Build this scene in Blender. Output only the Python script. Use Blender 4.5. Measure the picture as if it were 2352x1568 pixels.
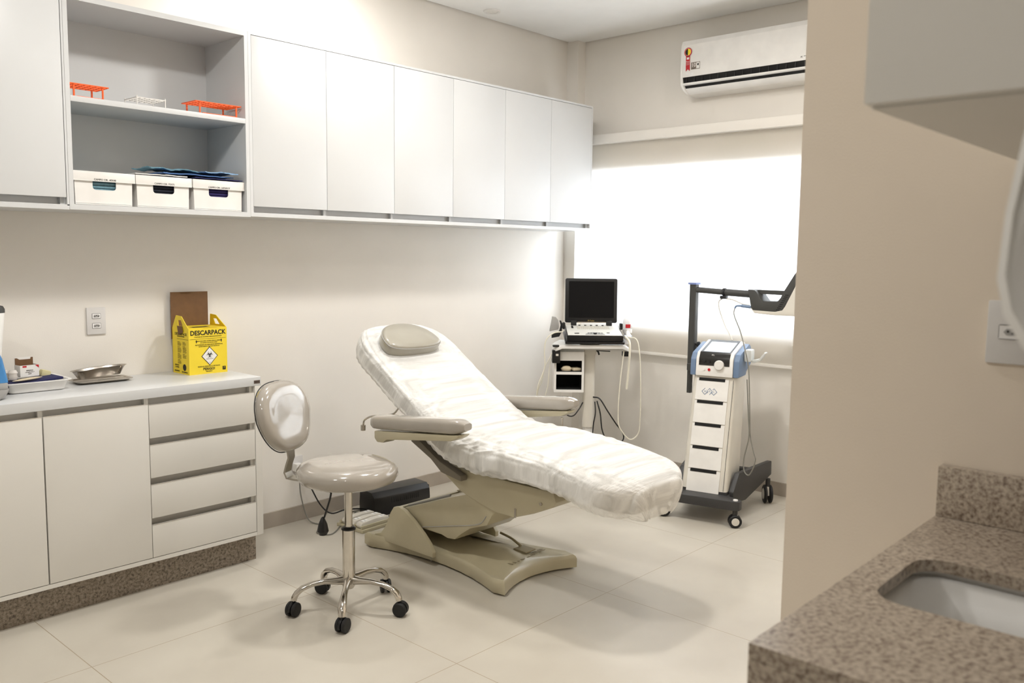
import bpy, bmesh, math, random
from mathutils import Vector, Matrix, noise
from math import sin, cos, pi, radians as R

for o in list(bpy.data.objects): bpy.data.objects.remove(o)
SC = bpy.context.scene
COL = SC.collection
random.seed(7)

# ------------------------------------------------------------------ camera
cd = bpy.data.cameras.new('camera'); cam = bpy.data.objects.new('camera', cd); COL.objects.link(cam)
YAW, PIT, ROL = .7395, -.102, .0119
fw = Vector((cos(PIT)*cos(YAW), cos(PIT)*sin(YAW), sin(PIT)))
rt = Vector((sin(YAW), -cos(YAW), 0)); up = rt.cross(fw)
rt2 = rt*cos(ROL) + up*sin(ROL); up2 = -rt*sin(ROL) + up*cos(ROL)
cam.matrix_world = Matrix(((rt2.x, up2.x, -fw.x, -5.0611), (rt2.y, up2.y, -fw.y, -4.0351), (rt2.z, up2.z, -fw.z, 1.4929), (0, 0, 0, 1)))
cd.sensor_width = 36; cd.lens = 1988.94/2352*36; cd.clip_start = .05
cd.dof.use_dof = True; cd.dof.focus_distance = 4.0; cd.dof.aperture_fstop = 5.0
SC.camera = cam
# ------------------------------------------------------------------ light
SC.view_settings.view_transform = 'Standard'; SC.view_settings.look = 'None'
SC.view_settings.gamma = 1; SC.view_settings.use_curve_mapping = False
SC.view_settings.exposure = 0.1
w = bpy.data.worlds.new('sky'); SC.world = w; w.use_nodes = True
bg = w.node_tree.nodes['Background']; bg.inputs[0].default_value = (.80, .90, 1, 1); bg.inputs[1].default_value = 3.0

def area(name, loc, target, sx, sy, power, col, shape='RECTANGLE', spread=180):
    l = bpy.data.lights.new(name, 'AREA'); l.shape = shape; l.size = sx
    if shape == 'RECTANGLE': l.size_y = sy
    l.energy = power; l.color = col; l.spread = R(spread)
    o = bpy.data.objects.new(name, l); COL.objects.link(o); o.location = loc
    d = Vector(target)-Vector(loc); o.rotation_euler = d.to_track_quat('-Z', 'Y').to_euler()
    return o
area('daylight', (1.3, -1.4, 1.95), (0, -1.4, 1.75), 3.6, 2.4, 640, (.86, .93, 1))
WARM = (1, .975, .94)
LAMPS_AND_FILL = [(-2.05, -1.5), (-3.7, -1.65), (-5.3, -1.9), (-5.3, -3.6), (-1.3, -2.4)]  # last entry is an added fill to brighten the wall under the window
for i, (x, y) in enumerate(LAMPS_AND_FILL):
    area('ceiling_lamp_and_fill', (x, y, 2.962), (x, y, 0), .24, .24, [27, 25, 15, 7, 11][i], WARM, 'DISK')
area('wall_washer_light', (-2.45, -.40, 2.962), (-2.45, -.1, 0), .12, .12, 11, (1, .97, .93), 'DISK')

# ------------------------------------------------------------------ materials
def lin(c): return tuple(((v/255+.055)/1.055)**2.4 if v/255 > .04045 else v/255/12.92 for v in c)
MATS = {}
def mat(name, c, rough=.5, metal=0, var=.04, scale=8, bump=0, bscale=60, coat=0, spec=.5, trans=0, alpha=1, c2=None, detail=3, lo=.35, hi=.65):
    if name in MATS: return MATS[name]
    m = bpy.data.materials.new(name); m.use_nodes = True; nt = m.node_tree; n = nt.nodes; l = nt.links
    p = n['Principled BSDF']; a = lin(c) if max(c) > 1 else c
    tc = n.new('ShaderNodeTexCoord'); nz = n.new('ShaderNodeTexNoise'); nz.inputs['Scale'].default_value = scale; nz.inputs['Detail'].default_value = detail
    l.new(tc.outputs['Object'], nz.inputs['Vector'])
    cr = n.new('ShaderNodeValToRGB'); l.new(nz.outputs['Fac'], cr.inputs['Fac'])
    b = lin(c2) if c2 else tuple(min(1, v*(1+var)) for v in a)
    a2 = a if c2 else tuple(v*(1-var) for v in a)
    cr.color_ramp.elements[0].position = lo; cr.color_ramp.elements[1].position = hi
    cr.color_ramp.elements[0].color = (*a2, 1); cr.color_ramp.elements[1].color = (*b, 1)
    l.new(cr.outputs['Color'], p.inputs['Base Color'])
    p.inputs['Roughness'].default_value = rough; p.inputs['Metallic'].default_value = metal
    p.inputs['Specular IOR Level'].default_value = spec; p.inputs['Coat Weight'].default_value = coat; p.inputs['Coat Roughness'].default_value = .06
    p.inputs['Transmission Weight'].default_value = trans; p.inputs['Alpha'].default_value = alpha
    if bump:
        nb = n.new('ShaderNodeTexNoise'); nb.inputs['Scale'].default_value = bscale; l.new(tc.outputs['Object'], nb.inputs['Vector'])
        bn = n.new('ShaderNodeBump'); bn.inputs['Strength'].default_value = bump; bn.inputs['Distance'].default_value = .004
        l.new(nb.outputs['Fac'], bn.inputs['Height']); l.new(bn.outputs['Normal'], p.inputs['Normal'])
    MATS[name] = m; return m

M_wall = mat('wall_paint', (232, 227, 219), .7, var=.015, scale=3, bump=.08, bscale=220)
M_wallr = mat('wall_paint_end', (230, 217, 200), .7, var=.015, scale=3, bump=.08, bscale=220)
M_ceil = mat('ceiling_paint', (243, 242, 239), .8, var=.01)
M_lam = mat('white_laminate', (210, 211, 211), .33, var=.01, scale=4)
M_lamw = mat('white_laminate_base', (220, 217, 210), .4, var=.01, scale=4)
M_base = mat('grey_baseboard_tile', (168, 158, 145), .5, var=.05)
M_edge = mat('aluminium_edge', (225, 220, 212), .25, metal=.6)
M_dark = mat('dark_plastic', (26, 26, 28), .45)
M_black = mat('black_plastic', (13, 13, 15), .35)
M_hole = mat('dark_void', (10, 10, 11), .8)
M_chrome = mat('polished_metal', (205, 200, 192), .12, metal=1, var=.05, scale=20)
M_steel = mat('instrument_steel', (186, 180, 172), .25, metal=1, var=.04, scale=25)
M_pl = mat('white_plastic', (232, 230, 226), .35)
M_plg = mat('off_white_plastic', (214, 209, 198), .4)
M_beige = mat('cream_moulded_plastic', (184, 175, 147), .32, coat=.3, var=.03)
M_vinyl = mat('grey_vinyl', (158, 153, 140), .3, coat=.6, var=.03, bump=.05, bscale=9)
M_vinylp = mat('grey_vinyl_plastic_wrapped', (162, 155, 145), .14, coat=1, var=.04, bump=.22, bscale=7)
M_grey = mat('charcoal_plastic', (62, 62, 60), .5)
M_grey2 = mat('base_charcoal', (52, 51, 51), .5)
M_blue = mat('blue_plastic', (108, 130, 160), .45)
M_screen = mat('screen_glass', (184, 194, 208), .15, coat=.5)
M_blackg = mat('glossy_black', (8, 8, 9), .12, coat=1)
M_lcd = mat('matte_display', (9, 8, 9), .5, spec=.15)
M_red = mat('red_plastic', (190, 20, 35), .4)
M_orange = mat('orange_plastic', (244, 98, 34), .45)
M_yellow = mat('yellow_cardboard', (240, 212, 50), .6, var=.02)
M_brown = mat('brown_cardboard', (112, 82, 54), .85, var=.06, scale=40)
M_ink = mat('black_ink', (30, 28, 22), .7)
M_paper = mat('white_paper', (236, 234, 230), .8)
M_plate = mat('outlet_plate', (214, 211, 208), .4)
M_sock = mat('outlet_socket', (232, 230, 228), .4)
M_sockg = mat('socket_recess', (165, 163, 160), .5)
M_rubber = mat('black_rubber', (18, 18, 19), .6)
M_cablew = mat('cream_cable', (222, 217, 200), .5)
M_cableg = mat('grey_cable', (130, 128, 120), .5)
M_navy = mat('navy_cloth', (38, 40, 84), .9, bump=.5, bscale=120)
M_teal = mat('teal_cloth', (112, 150, 164), .9, bump=.6, bscale=90, var=.12, scale=60)
M_sky = mat('pale_blue_cloth', (140, 176, 212), .9, bump=.5, bscale=90, var=.1, scale=40)
M_bluebox = mat('blue_panel', (66, 132, 190), .4)
M_tissue = mat('cream_tissue', (214, 200, 172), .9, bump=.6, bscale=60)
M_boxp = mat('storage_box_plastic', (232, 229, 224), .45)
M_tag = mat('name_tag', (92, 78, 70), .4)
M_led = mat('lamp_diffuser', (235, 232, 225), .5)
M_mirror = mat('mirror_face', (120, 108, 96), .35, metal=.3)

def granite(name, a, b, c, sc):
    m = bpy.data.materials.new(name); m.use_nodes = True; n = m.node_tree.nodes; l = m.node_tree.links; p = n['Principled BSDF']
    tc = n.new('ShaderNodeTexCoord')
    n1 = n.new('ShaderNodeTexNoise'); n1.inputs['Scale'].default_value = sc; n1.inputs['Detail'].default_value = 6; n1.inputs['Roughness'].default_value = .65
    l.new(tc.outputs['Object'], n1.inputs['Vector'])
    r = n.new('ShaderNodeValToRGB'); l.new(n1.outputs['Fac'], r.inputs['Fac'])
    e = r.color_ramp.elements; e[0].position = .36; e[0].color = (*lin(a), 1); e[1].position = .62; e[1].color = (*lin(c), 1)
    k = e.new(.47); k.color = (*lin(b), 1)
    l.new(r.outputs['Color'], p.inputs['Base Color']); p.inputs['Roughness'].default_value = .3
    MATS[name] = m; return m
M_gran = granite('speckled_granite', (112, 96, 84), (160, 146, 130), (190, 177, 160), 130)
M_gran2 = granite('granite_plinth', (84, 74, 66), (134, 122, 108), (166, 153, 137), 85)

def floor_mat():
    m = bpy.data.materials.new('floor_tile'); m.use_nodes = True; n = m.node_tree.nodes; l = m.node_tree.links; p = n['Principled BSDF']
    tc = n.new('ShaderNodeTexCoord'); sp = n.new('ShaderNodeSeparateXYZ'); l.new(tc.outputs['Object'], sp.inputs[0])
    def line(sock, off, pitch=.922, wd=.0016):
        a = n.new('ShaderNodeMath'); a.operation = 'SUBTRACT'; l.new(sp.outputs[sock], a.inputs[0]); a.inputs[1].default_value = off - 50*pitch - pitch/2
        b = n.new('ShaderNodeMath'); b.operation = 'MODULO'; l.new(a.outputs[0], b.inputs[0]); b.inputs[1].default_value = pitch
        c = n.new('ShaderNodeMath'); c.operation = 'SUBTRACT'; l.new(b.outputs[0], c.inputs[0]); c.inputs[1].default_value = pitch/2
        d = n.new('ShaderNodeMath'); d.operation = 'ABSOLUTE'; l.new(c.outputs[0], d.inputs[0])
        e = n.new('ShaderNodeMath'); e.operation = 'LESS_THAN'; l.new(d.outputs[0], e.inputs[0]); e.inputs[1].default_value = wd
        return e
    lx = line('X', -2.0315); ly = line('Y', -.936)
    mx = n.new('ShaderNodeMath'); mx.operation = 'MAXIMUM'; l.new(lx.outputs[0], mx.inputs[0]); l.new(ly.outputs[0], mx.inputs[1])
    nz = n.new('ShaderNodeTexNoise'); nz.inputs['Scale'].default_value = 2.2; nz.inputs['Detail'].default_value = 6; l.new(tc.outputs['Object'], nz.inputs['Vector'])
    r = n.new('ShaderNodeValToRGB'); l.new(nz.outputs['Fac'], r.inputs['Fac'])
    r.color_ramp.elements[0].position = .3; r.color_ramp.elements[1].position = .72
    r.color_ramp.elements[0].color = (*lin((186, 179, 166)), 1); r.color_ramp.elements[1].color = (*lin((199, 193, 180)), 1)
    mix = n.new('ShaderNodeMix'); mix.data_type = 'RGBA'; l.new(mx.outputs[0], mix.inputs[0]); l.new(r.outputs['Color'], mix.inputs[6]); mix.inputs[7].default_value = (*lin((160, 146, 124)), 1)
    l.new(mix.outputs[2], p.inputs['Base Color']); p.inputs['Roughness'].default_value = .42; p.inputs['Specular IOR Level'].default_value = .4
    MATS['floor'] = m; return m
M_floor = floor_mat()

def blind_mat():
    m = bpy.data.materials.new('roller_blind_fabric'); m.use_nodes = True; n = m.node_tree.nodes; l = m.node_tree.links
    for x in list(n):
        if x.type == 'BSDF_PRINCIPLED': n.remove(x)
    out = [x for x in n if x.type == 'OUTPUT_MATERIAL'][0]
    tc = n.new('ShaderNodeTexCoord'); nz = n.new('ShaderNodeTexNoise'); nz.inputs['Scale'].default_value = 300; l.new(tc.outputs['Object'], nz.inputs['Vector'])
    r = n.new('ShaderNodeValToRGB'); l.new(nz.outputs['Fac'], r.inputs['Fac']); r.color_ramp.elements[0].color = (*lin((214, 204, 188)), 1); r.color_ramp.elements[1].color = (*lin((224, 215, 200)), 1)
    d = n.new('ShaderNodeBsdfDiffuse'); t = n.new('ShaderNodeBsdfTranslucent'); l.new(r.outputs['Color'], d.inputs[0]); t.inputs[0].default_value = (.95, .96, .98, 1)
    mx = n.new('ShaderNodeMixShader'); mx.inputs[0].default_value = .5; l.new(d.outputs[0], mx.inputs[1]); l.new(t.outputs[0], mx.inputs[2]); l.new(mx.outputs[0], out.inputs[0])
    return m
M_blind = blind_mat()

def cover_mat():
    m = bpy.data.materials.new('crepe_disposable_cover'); m.use_nodes = True; n = m.node_tree.nodes; l = m.node_tree.links
    p = n['Principled BSDF']; out = [x for x in n if x.type == 'OUTPUT_MATERIAL'][0]
    p.inputs['Base Color'].default_value = (*lin((252, 251, 248)), 1); p.inputs['Roughness'].default_value = .75
    tc = n.new('ShaderNodeTexCoord'); uv = n.new('ShaderNodeUVMap')
    # short crepe ribs arranged in staggered columns
    mp = n.new('ShaderNodeMapping'); mp.inputs['Scale'].default_value = (10, 52, 1); l.new(uv.outputs[0], mp.inputs[0])
    nz = n.new('ShaderNodeTexNoise'); nz.inputs['Scale'].default_value = 1.6; nz.inputs['Detail'].default_value = 3; nz.inputs['Distortion'].default_value = .6; l.new(mp.outputs[0], nz.inputs['Vector'])
    mp2 = n.new('ShaderNodeMapping'); mp2.inputs['Scale'].default_value = (4, 7, 1); mp2.inputs['Rotation'].default_value = (0, 0, .5); l.new(uv.outputs[0], mp2.inputs[0])
    n2 = n.new('ShaderNodeTexNoise'); n2.inputs['Scale'].default_value = 1.5; n2.inputs['Detail'].default_value = 4; n2.inputs['Distortion'].default_value = 1.0; l.new(mp2.outputs[0], n2.inputs['Vector'])
    ad = n.new('ShaderNodeMath'); ad.operation = 'ADD'; l.new(nz.outputs['Fac'], ad.inputs[0]); l.new(n2.outputs['Fac'], ad.inputs[1])
    b = n.new('ShaderNodeBump'); b.inputs['Strength'].default_value = .6; b.inputs['Distance'].default_value = .008; l.new(ad.outputs[0], b.inputs['Height']); l.new(b.outputs[0], p.inputs['Normal'])
    r = n.new('ShaderNodeValToRGB'); l.new(ad.outputs[0], r.inputs['Fac']); r.color_ramp.elements[0].position = .0; r.color_ramp.elements[1].position = 1
    mr = n.new('ShaderNodeMapRange'); l.new(n2.outputs['Fac'], mr.inputs[0]); mr.inputs[1].default_value = .36; mr.inputs[2].default_value = .62; mr.inputs[3].default_value = .62; mr.inputs[4].default_value = .93
    tr = n.new('ShaderNodeBsdfTransparent'); tl = n.new('ShaderNodeBsdfTranslucent'); tl.inputs[0].default_value = (.95, .94, .92, 1)
    m1 = n.new('ShaderNodeMixShader'); m1.inputs[0].default_value = .25; l.new(p.outputs[0], m1.inputs[1]); l.new(tl.outputs[0], m1.inputs[2])
    m2 = n.new('ShaderNodeMixShader'); l.new(mr.outputs[0], m2.inputs[0]); l.new(tr.outputs[0], m2.inputs[1]); l.new(m1.outputs[0], m2.inputs[2]); l.new(m2.outputs[0], out.inputs[0])
    return m
M_cover = cover_mat()
def glassy(name, c, a):
    m = mat(name, c, .15, alpha=a, coat=.5); return m
M_bottle = glassy('clear_bottle', (235, 232, 230), .6)
M_pane = glassy('window_glass', (235, 240, 245), .12)
M_cups = glassy('translucent_plastic_cup', (236, 230, 224), .75)

# ------------------------------------------------------------------ mesh helpers
class MB:
    def __init__(s): s.bm = bmesh.new(); s.uv = None
    def _fin(s, vs, bev, seg=2, ang=.5):
        if bev:
            es = {e for v in vs for e in v.link_edges if len(e.link_faces) == 2 and e.calc_face_angle(0) > ang}
            bmesh.ops.bevel(s.bm, geom=list(es), offset=bev, segments=seg, affect='EDGES', profile=.6, clamp_overlap=True)
    def box(s, x0, x1, y0, y1, z0, z1, bev=0, M=None, seg=2):
        g = bmesh.ops.create_cube(s.bm, size=1)['verts']
        for v in g:
            v.co = Vector(((x0+x1)/2+v.co.x*(x1-x0), (y0+y1)/2+v.co.y*(y1-y0), (z0+z1)/2+v.co.z*(z1-z0)))
            if M: v.co = M @ v.co
        s._fin(g, bev, seg); return s
    def prism(s, pts, t0, t1, plane='yz', bev=0, M=None, seg=2, ang=.5):
        """2-D outline extruded from t0 to t1 along the remaining axis"""
        def f(a, b, t):
            v = {'yz': (t, a, b), 'xz': (a, t, b), 'xy': (a, b, t)}[plane]; v = Vector(v); return M @ v if M else v
        A = [s.bm.verts.new(f(a, b, t0)) for a, b in pts]; B = [s.bm.verts.new(f(a, b, t1)) for a, b in pts]; n = len(pts)
        fs = [s.bm.faces.new(A), s.bm.faces.new(B[::-1])]
        for i in range(n): fs.append(s.bm.faces.new((A[i], B[i], B[(i+1) % n], A[(i+1) % n])))
        bmesh.ops.recalc_face_normals(s.bm, faces=fs)
        s._fin(A+B, bev, seg, ang); return s
    def rings(s, rs, cap0=True, cap1=True, closed=True):
        V = [[s.bm.verts.new(p) for p in r] for r in rs]; n = len(V[0]); fs = []
        for a, b in zip(V, V[1:]):
            for i in range(n if closed else n-1): fs.append(s.bm.faces.new((a[i], a[(i+1) % n], b[(i+1) % n], b[i])))
        if cap0 and closed: fs.append(s.bm.faces.new(V[0][::-1]))
        if cap1 and closed: fs.append(s.bm.faces.new(V[-1]))
        bmesh.ops.recalc_face_normals(s.bm, faces=fs); return V
    def cyl(s, p0, p1, r0, r1=None, seg=20, cap=True):
        r1 = r0 if r1 is None else r1; p0 = Vector(p0); p1 = Vector(p1); d = (p1-p0).normalized()
        a = d.orthogonal().normalized(); b = d.cross(a)
        s.rings([[p+(a*cos(t)+b*sin(t))*r for t in [2*pi*i/seg for i in range(seg)]] for p, r in ((p0, r0), (p1, r1))], cap, cap); return s
    def lathe(s, prof, c=(0, 0, 0), ax='z', seg=32, M=None, sx=1, sy=1):
        c = Vector(c); rs = []
        for r, h in prof:
            ring = []
            for i in range(seg):
                t = 2*pi*i/seg; a, b = r*cos(t)*sx, r*sin(t)*sy
                v = Vector({'z': (a, b, h), 'x': (h, a, b), 'y': (a, h, b)}[ax]); v = M @ v if M else v
                ring.append(c+v)
            rs.append(ring)
        s.rings(rs); return s
    def tube(s, pts, r, seg=8, smooth=6, flat=None):
        P = [Vector(p) for p in pts]
        if smooth and len(P) > 2:
            Q = [P[0]*2-P[1]]+P+[P[-1]*2-P[-2]]; out = []
            for i in range(1, len(Q)-2):
                for k in range(smooth):
                    t = k/smooth; a, b, c, d = Q[i-1:i+3]
                    out.append(.5*((2*b)+(c-a)*t+(2*a-5*b+4*c-d)*t*t+(3*b-a-3*c+d)*t**3))
            out.append(P[-1]); P = out
        nrm = None; rs = []
        for i, p in enumerate(P):
            d = (P[min(i+1, len(P)-1)]-P[max(i-1, 0)]).normalized()
            nrm = d.orthogonal().normalized() if nrm is None else (nrm-d*nrm.dot(d)).normalized()
            b = d.cross(nrm); rr = r(i/(len(P)-1)) if callable(r) else r
            rs.append([p+(nrm*cos(t)+b*sin(t))*rr for t in [2*pi*k/seg for k in range(seg)]])
        s.rings(rs); return s
    def loft(s, secs, seg=None): s.rings([[Vector(p) for p in r] for r in secs]); return s
    def text(s, txt, size, M, ext=.0003, sx=1, bold=0):
        c = bpy.data.curves.new('t', 'FONT'); c.body = txt; c.size = size; c.extrude = ext; c.offset = bold; c.align_x = 'CENTER'; c.align_y = 'CENTER'; c.resolution_u = 3
        o = bpy.data.objects.new('t', c); COL.objects.link(o); dg = bpy.context.evaluated_depsgraph_get()
        me = bpy.data.meshes.new_from_object(o.evaluated_get(dg)); bpy.data.objects.remove(o); bpy.data.curves.remove(c)
        me.transform(M @ Matrix.Diagonal((sx, 1, 1, 1))); s.bm.from_mesh(me); bpy.data.meshes.remove(me); return s
    def xf(s, M):
        bmesh.ops.transform(s.bm, matrix=M, verts=s.bm.verts[:]); return s

def build(name, mb, m, parent=None, world=False, smooth=35, sub=0):
    me = bpy.data.meshes.new(name); bm = mb.bm
    if parent is not None and world: bmesh.ops.transform(bm, matrix=WM(parent).inverted(), verts=bm.verts[:])
    origin = None
    if parent is None:
        xs = [v.co for v in bm.verts]
        origin = Vector(((min(v.x for v in xs)+max(v.x for v in xs))/2, (min(v.y for v in xs)+max(v.y for v in xs))/2, min(v.z for v in xs)))
        bmesh.ops.translate(bm, vec=-origin, verts=bm.verts[:])
    bm.to_mesh(me); bm.free(); me.materials.append(m)
    if smooth: me.shade_smooth(); me.set_sharp_from_angle(angle=R(smooth))
    o = bpy.data.objects.new(name, me); COL.objects.link(o)
    if parent is not None: o.parent = parent
    else: o.location = origin
    if sub: md = o.modifiers.new('s', 'SUBSURF'); md.levels = sub; md.render_levels = sub
    return o
def WM(o):
    M = Matrix.LocRotScale(o.location, o.rotation_euler, o.scale); return (WM(o.parent) @ M) if o.parent else M
def tag(o, label, cat, group=None, kind=None):
    o['label'] = label; o['category'] = cat
    if group: o['group'] = group
    if kind: o['kind'] = kind
    return o
def thing(name, label, cat, loc=(0, 0, 0), rz=0, group=None):
    o = bpy.data.objects.new(name, None); COL.objects.link(o); o.location = loc; o.rotation_euler = (0, 0, rz); o.empty_display_size = .1
    return tag(o, label, cat, group)
def struct(name, mb, m, parent=None, smooth=35):
    # structure keeps world coordinates so that its procedural texture stays put
    me = bpy.data.meshes.new(name); mb.bm.to_mesh(me); mb.bm.free(); me.materials.append(m)
    if smooth: me.shade_smooth(); me.set_sharp_from_angle(angle=R(smooth))
    o = bpy.data.objects.new(name, me); COL.objects.link(o)
    if parent: o.parent = parent
    else: o['kind'] = 'structure'
    return o
def rrect(x0, x1, y0, y1, r, n=5):
    out = []
    for cx, cy, a in ((x1-r, y1-r, 0), (x0+r, y1-r, 90), (x0+r, y0+r, 180), (x1-r, y0+r, 270)):
        for i in range(n+1): t = R(a+90*i/n); out.append((cx+r*cos(t), cy+r*sin(t)))
    return out
# frames used for text: on a wall facing -y, facing -x
FY = Matrix(((1, 0, 0, 0), (0, 0, -1, 0), (0, 1, 0, 0), (0, 0, 0, 1)))     # text x->+x, up->+z, faces -y
FX = Matrix(((0, 0, -1, 0), (-1, 0, 0, 0), (0, 1, 0, 0), (0, 0, 0, 1)))    # text x->-y, up->+z, faces -x
T = Matrix.Translation

# ================================================================== SETTING
H = 2.995
XW = -3.31; YW = -3.244            # face and end of the short wall on the right
struct('floor', MB().box(-7.3, .2, -6.6, .15, -.1, 0), M_floor)
struct('ceiling', MB().box(-7.15, -.013, -6.45, -.013, H, H+.03).box(-7.3, .2, -6.6, .15, H+.045, H+.12), M_ceil)
struct('wall_back', MB().box(-7.3, .2, 0, .15, 0, H+.045), M_wall)
wy0, wy1, wz0, wz1 = -2.75, -.102, 1.029, 2.06
struct('wall_window', MB().box(0, .2, -6.6, 0, 0, wz0).box(0, .2, -6.6, 0, wz1, H+.045).box(0, .2, wy1, 0, wz0, wz1).box(0, .2, -6.6, wy0, wz0, wz1), M_wall)
struct('wall_left', MB().box(-7.3, -7.15, -6.6, 0, 0, H+.045), M_wall)
struct('wall_front', MB().box(-7.15, 0, -6.6, -6.45, 0, H+.045), M_wall)
struct('wall_right', MB().box(XW, 0, -6.45, YW, 0, H+.045), M_wallr)
struct('trim_1', MB().box(-.085, 0, -.102, 0, 0, H), M_wall)
struct('baseboard_back', MB().box(-2.84, -.085, -.012, 0, 0, .083), M_base)
struct('baseboard_window', MB().box(-.012, 0, YW, -.102, 0, .083), M_base)
wn = struct('window_1', MB(), M_pl)
f = MB()
for y in (wy0+.03, -1.45, wy1-.03): f.box(.1, .15, y-.025, y+.025, wz0, wz1)
for z in (wz0+.02, wz1-.02): f.box(.1, .15, wy0, wy1, z-.02, z+.02)
struct('window_frame', f, M_pl, wn)
struct('window_pane', MB().box(.122, .128, wy0, wy1, wz0, wz1), M_pane, wn)
struct('window_sill', MB().box(.0, .1, wy0, wy1, wz0-.001, wz0+.006), M_pl, wn)
bpy.data.objects['window_1'].data.materials.clear()

# roller blind
t = thing('roller_blind', 'wide off-white roller blind pulled down over the bright window', 'blind', (-.05, -1.4, .81))
build('cassette', MB().box(-.105, -.001, -2.9, -.145, 2.26, 2.322, .006), M_wall, t, True)
build('fabric', MB().box(-.0505, -.0495, -2.85, -.150, .825, 2.262), M_blind, t, True)
build('bottom_bar', MB().box(-.058, -.042, -2.85, -.150, .808, .828, .004), M_wall, t, True)

# recessed spot in the ceiling (switched off) and the lamps that light the room
def downlight(x, y, label, r=.05):
    t = thing('ceiling_spotlight', label, 'ceiling light', (x, y, H-.006), 0, 'round ceiling lamps')
    build('ring', MB().lathe([(r*.8, .004), (r*.8, 0), (r*1.05, -.002), (r*1.1, .005), (r*.8, .0055)], seg=40), M_pl, t)
    build('diffuser', MB().lathe([(.001, .003), (r*.82, .003), (r*.82, .0055), (.001, .0055)], seg=40), M_led, t)
downlight(-1.028, -.154, 'small round white recessed spotlight, unlit, in the ceiling near the corner')

# ================================================================== UPPER CABINETS
YF = -.367
t = thing('wall_cabinet', 'long white wall cabinet with six flat doors, right of the open shelves', 'wall cabinet', (-1.55, -.18, 1.648))
b = MB()
b.box(-2.865, -.247, YF, -.002, 2.478, 2.490).box(-2.865, -.247, YF, -.002, 1.648, 1.667).box(-.259, -.247, YF, -.002, 1.667, 2.478).box(-2.865, -2.850, YF, -.002, 1.667, 2.478)
b.box(-2.85, -.259, -.325, -.315, 1.667, 2.478)
DX = [-2.85, -2.4333, -1.9964, -1.5591, -1.1221, -.6866, -.259]
for x in DX[1:-1]: b.box(x-.008, x+.008, -.343, -.325, 1.667, 2.478)
b.box(-2.85, -2.834, -.343, -.325, 1.667, 2.478).box(-.275, -.259, -.343, -.325, 1.667, 2.478)
build('cabinet_body', b, M_lam, t, True, 30)
for a, c in zip(DX, DX[1:]):
    d = build('door', MB().box(a+.0012, c-.0012, YF, -.345, 1.696, 2.4755, .0006), M_lam, t, True, 30)
t = thing('wall_cabinet', 'white wall cabinet with one flat door at the top left edge', 'wall cabinet', (-4.0, -.18, 1.648))
b = MB().box(-4.35, -3.674, YF, -.002, 2.47, 2.484).box(-4.35, -3.674, YF, -.002, 1.644, 1.664).box(-3.682, -3.674, YF, -.002, 1.66, 2.47).box(-4.35, -3.682, -.325, -.315, 1.66, 2.47).box(-3.70, -3.682, -.343, -.325, 1.664, 2.47)
build('cabinet_body', b, M_lam, t, True, 30)
build('door', MB().box(-4.12, -3.6845, YF, -.345, 1.692, 2.468, .0006), M_lam, t, True, 30)
build('door', MB().box(-4.35, -4.1225, YF, -.345, 1.692, 2.468, .0006), M_lam, t, True, 30)
t = thing('open_shelf_unit', 'open white shelf unit with two compartments between the wall cabinets', 'shelf unit', (-3.27, -.18, 1.648))
b = MB().box(-3.673, -2.866, YF, -.002, 2.466, 2.488).box(-3.673, -2.866, YF, -.002, 1.645, 1.667).box(-3.673, -3.655, YF, -.002, 1.667, 2.466).box(-2.884, -2.866, YF, -.002, 1.667, 2.466).box(-3.655, -2.884, -.012, -.002, 1.667, 2.466)
build('carcass', b, M_lam, t, True, 30)
build('shelf', MB().box(-3.6545, -2.8845, YF, -.0125, 2.072, 2.094, .0005), M_lam, t, True, 30)

# storage boxes with cloths in them
GB = 'white storage boxes in the open shelf'
def store_box(x0, x1, label, mt, txt):
    rt_ = (x0+x1)/2; t = thing('storage_box', label, 'storage box', (rt_, -.2, 1.668), 0, GB)
    a, c = x0+.008, x1-.012; hw = (x1-x0)*.19; zt = 1.764; zn = 1.742
    arc = [(rt_+hw, zt)]+[(rt_+hw-.012+.012*cos(k), zn+.0-.0+.012-.012-.006*0+.012*sin(k)) for k in [0, -.5, -1, -1.57]]+[(rt_-hw+.012+.012*cos(k), zn+.012*sin(k)) for k in [-1.57, -2.1, -2.6, -3.14]]+[(rt_-hw, zt)]
    out = [(a, 1.674), (c, 1.674), (c+.002, zt)]+arc+[(a-.002, zt)]
    b = MB().prism(out, -.345, -.342, 'xz').box(a, c, -.345, -.05, 1.669, 1.673).box(a, a+.003, -.342, -.05, 1.673, zt).box(c-.003, c, -.342, -.05, 1.673, zt).box(a, c, -.053, -.05, 1.673, zt)
    build('body', b, M_boxp, t, True, 30)
    b = MB().box(x0, x1, -.353, -.349, zt, 1.803, .001).box(x0, x0+.004, -.349, -.045, zt, 1.803).box(x1-.004, x1, -.349, -.045, zt, 1.803).box(x0, x1, -.048, -.044, zt, 1.803).box(x0, x1, -.3535, -.345, zt, zt+.003)
    build('rim', b, M_boxp, t, True, 30)
    b = MB()
    for k in range(9): b.box(a+.005, c-.005, -.335+random.uniform(0, .004), -.06, 1.675+k*.0125, 1.686+k*.0125, .004)
    tag(build('folded_cloths', b, mt), label.split(' showing')[0].replace('white storage box', 'folded cloths')+' inside their white storage box', 'cloth', kind='stuff')
    build('label_text', MB().text(txt, .0105, T((rt_, -.3535, 1.771)) @ FY), M_ink, t, True, 0)
store_box(-3.65, -3.40, 'white storage box left of the three, teal cloth showing in its handle hole', M_teal, 'CAMPO CIR. 40X40')
store_box(-3.397, -3.147, 'white storage box in the middle, black and white layers showing in its handle hole', mat('dark_cloth', (28, 30, 44), .9), 'CAMPO CIR. 75X75')
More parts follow.
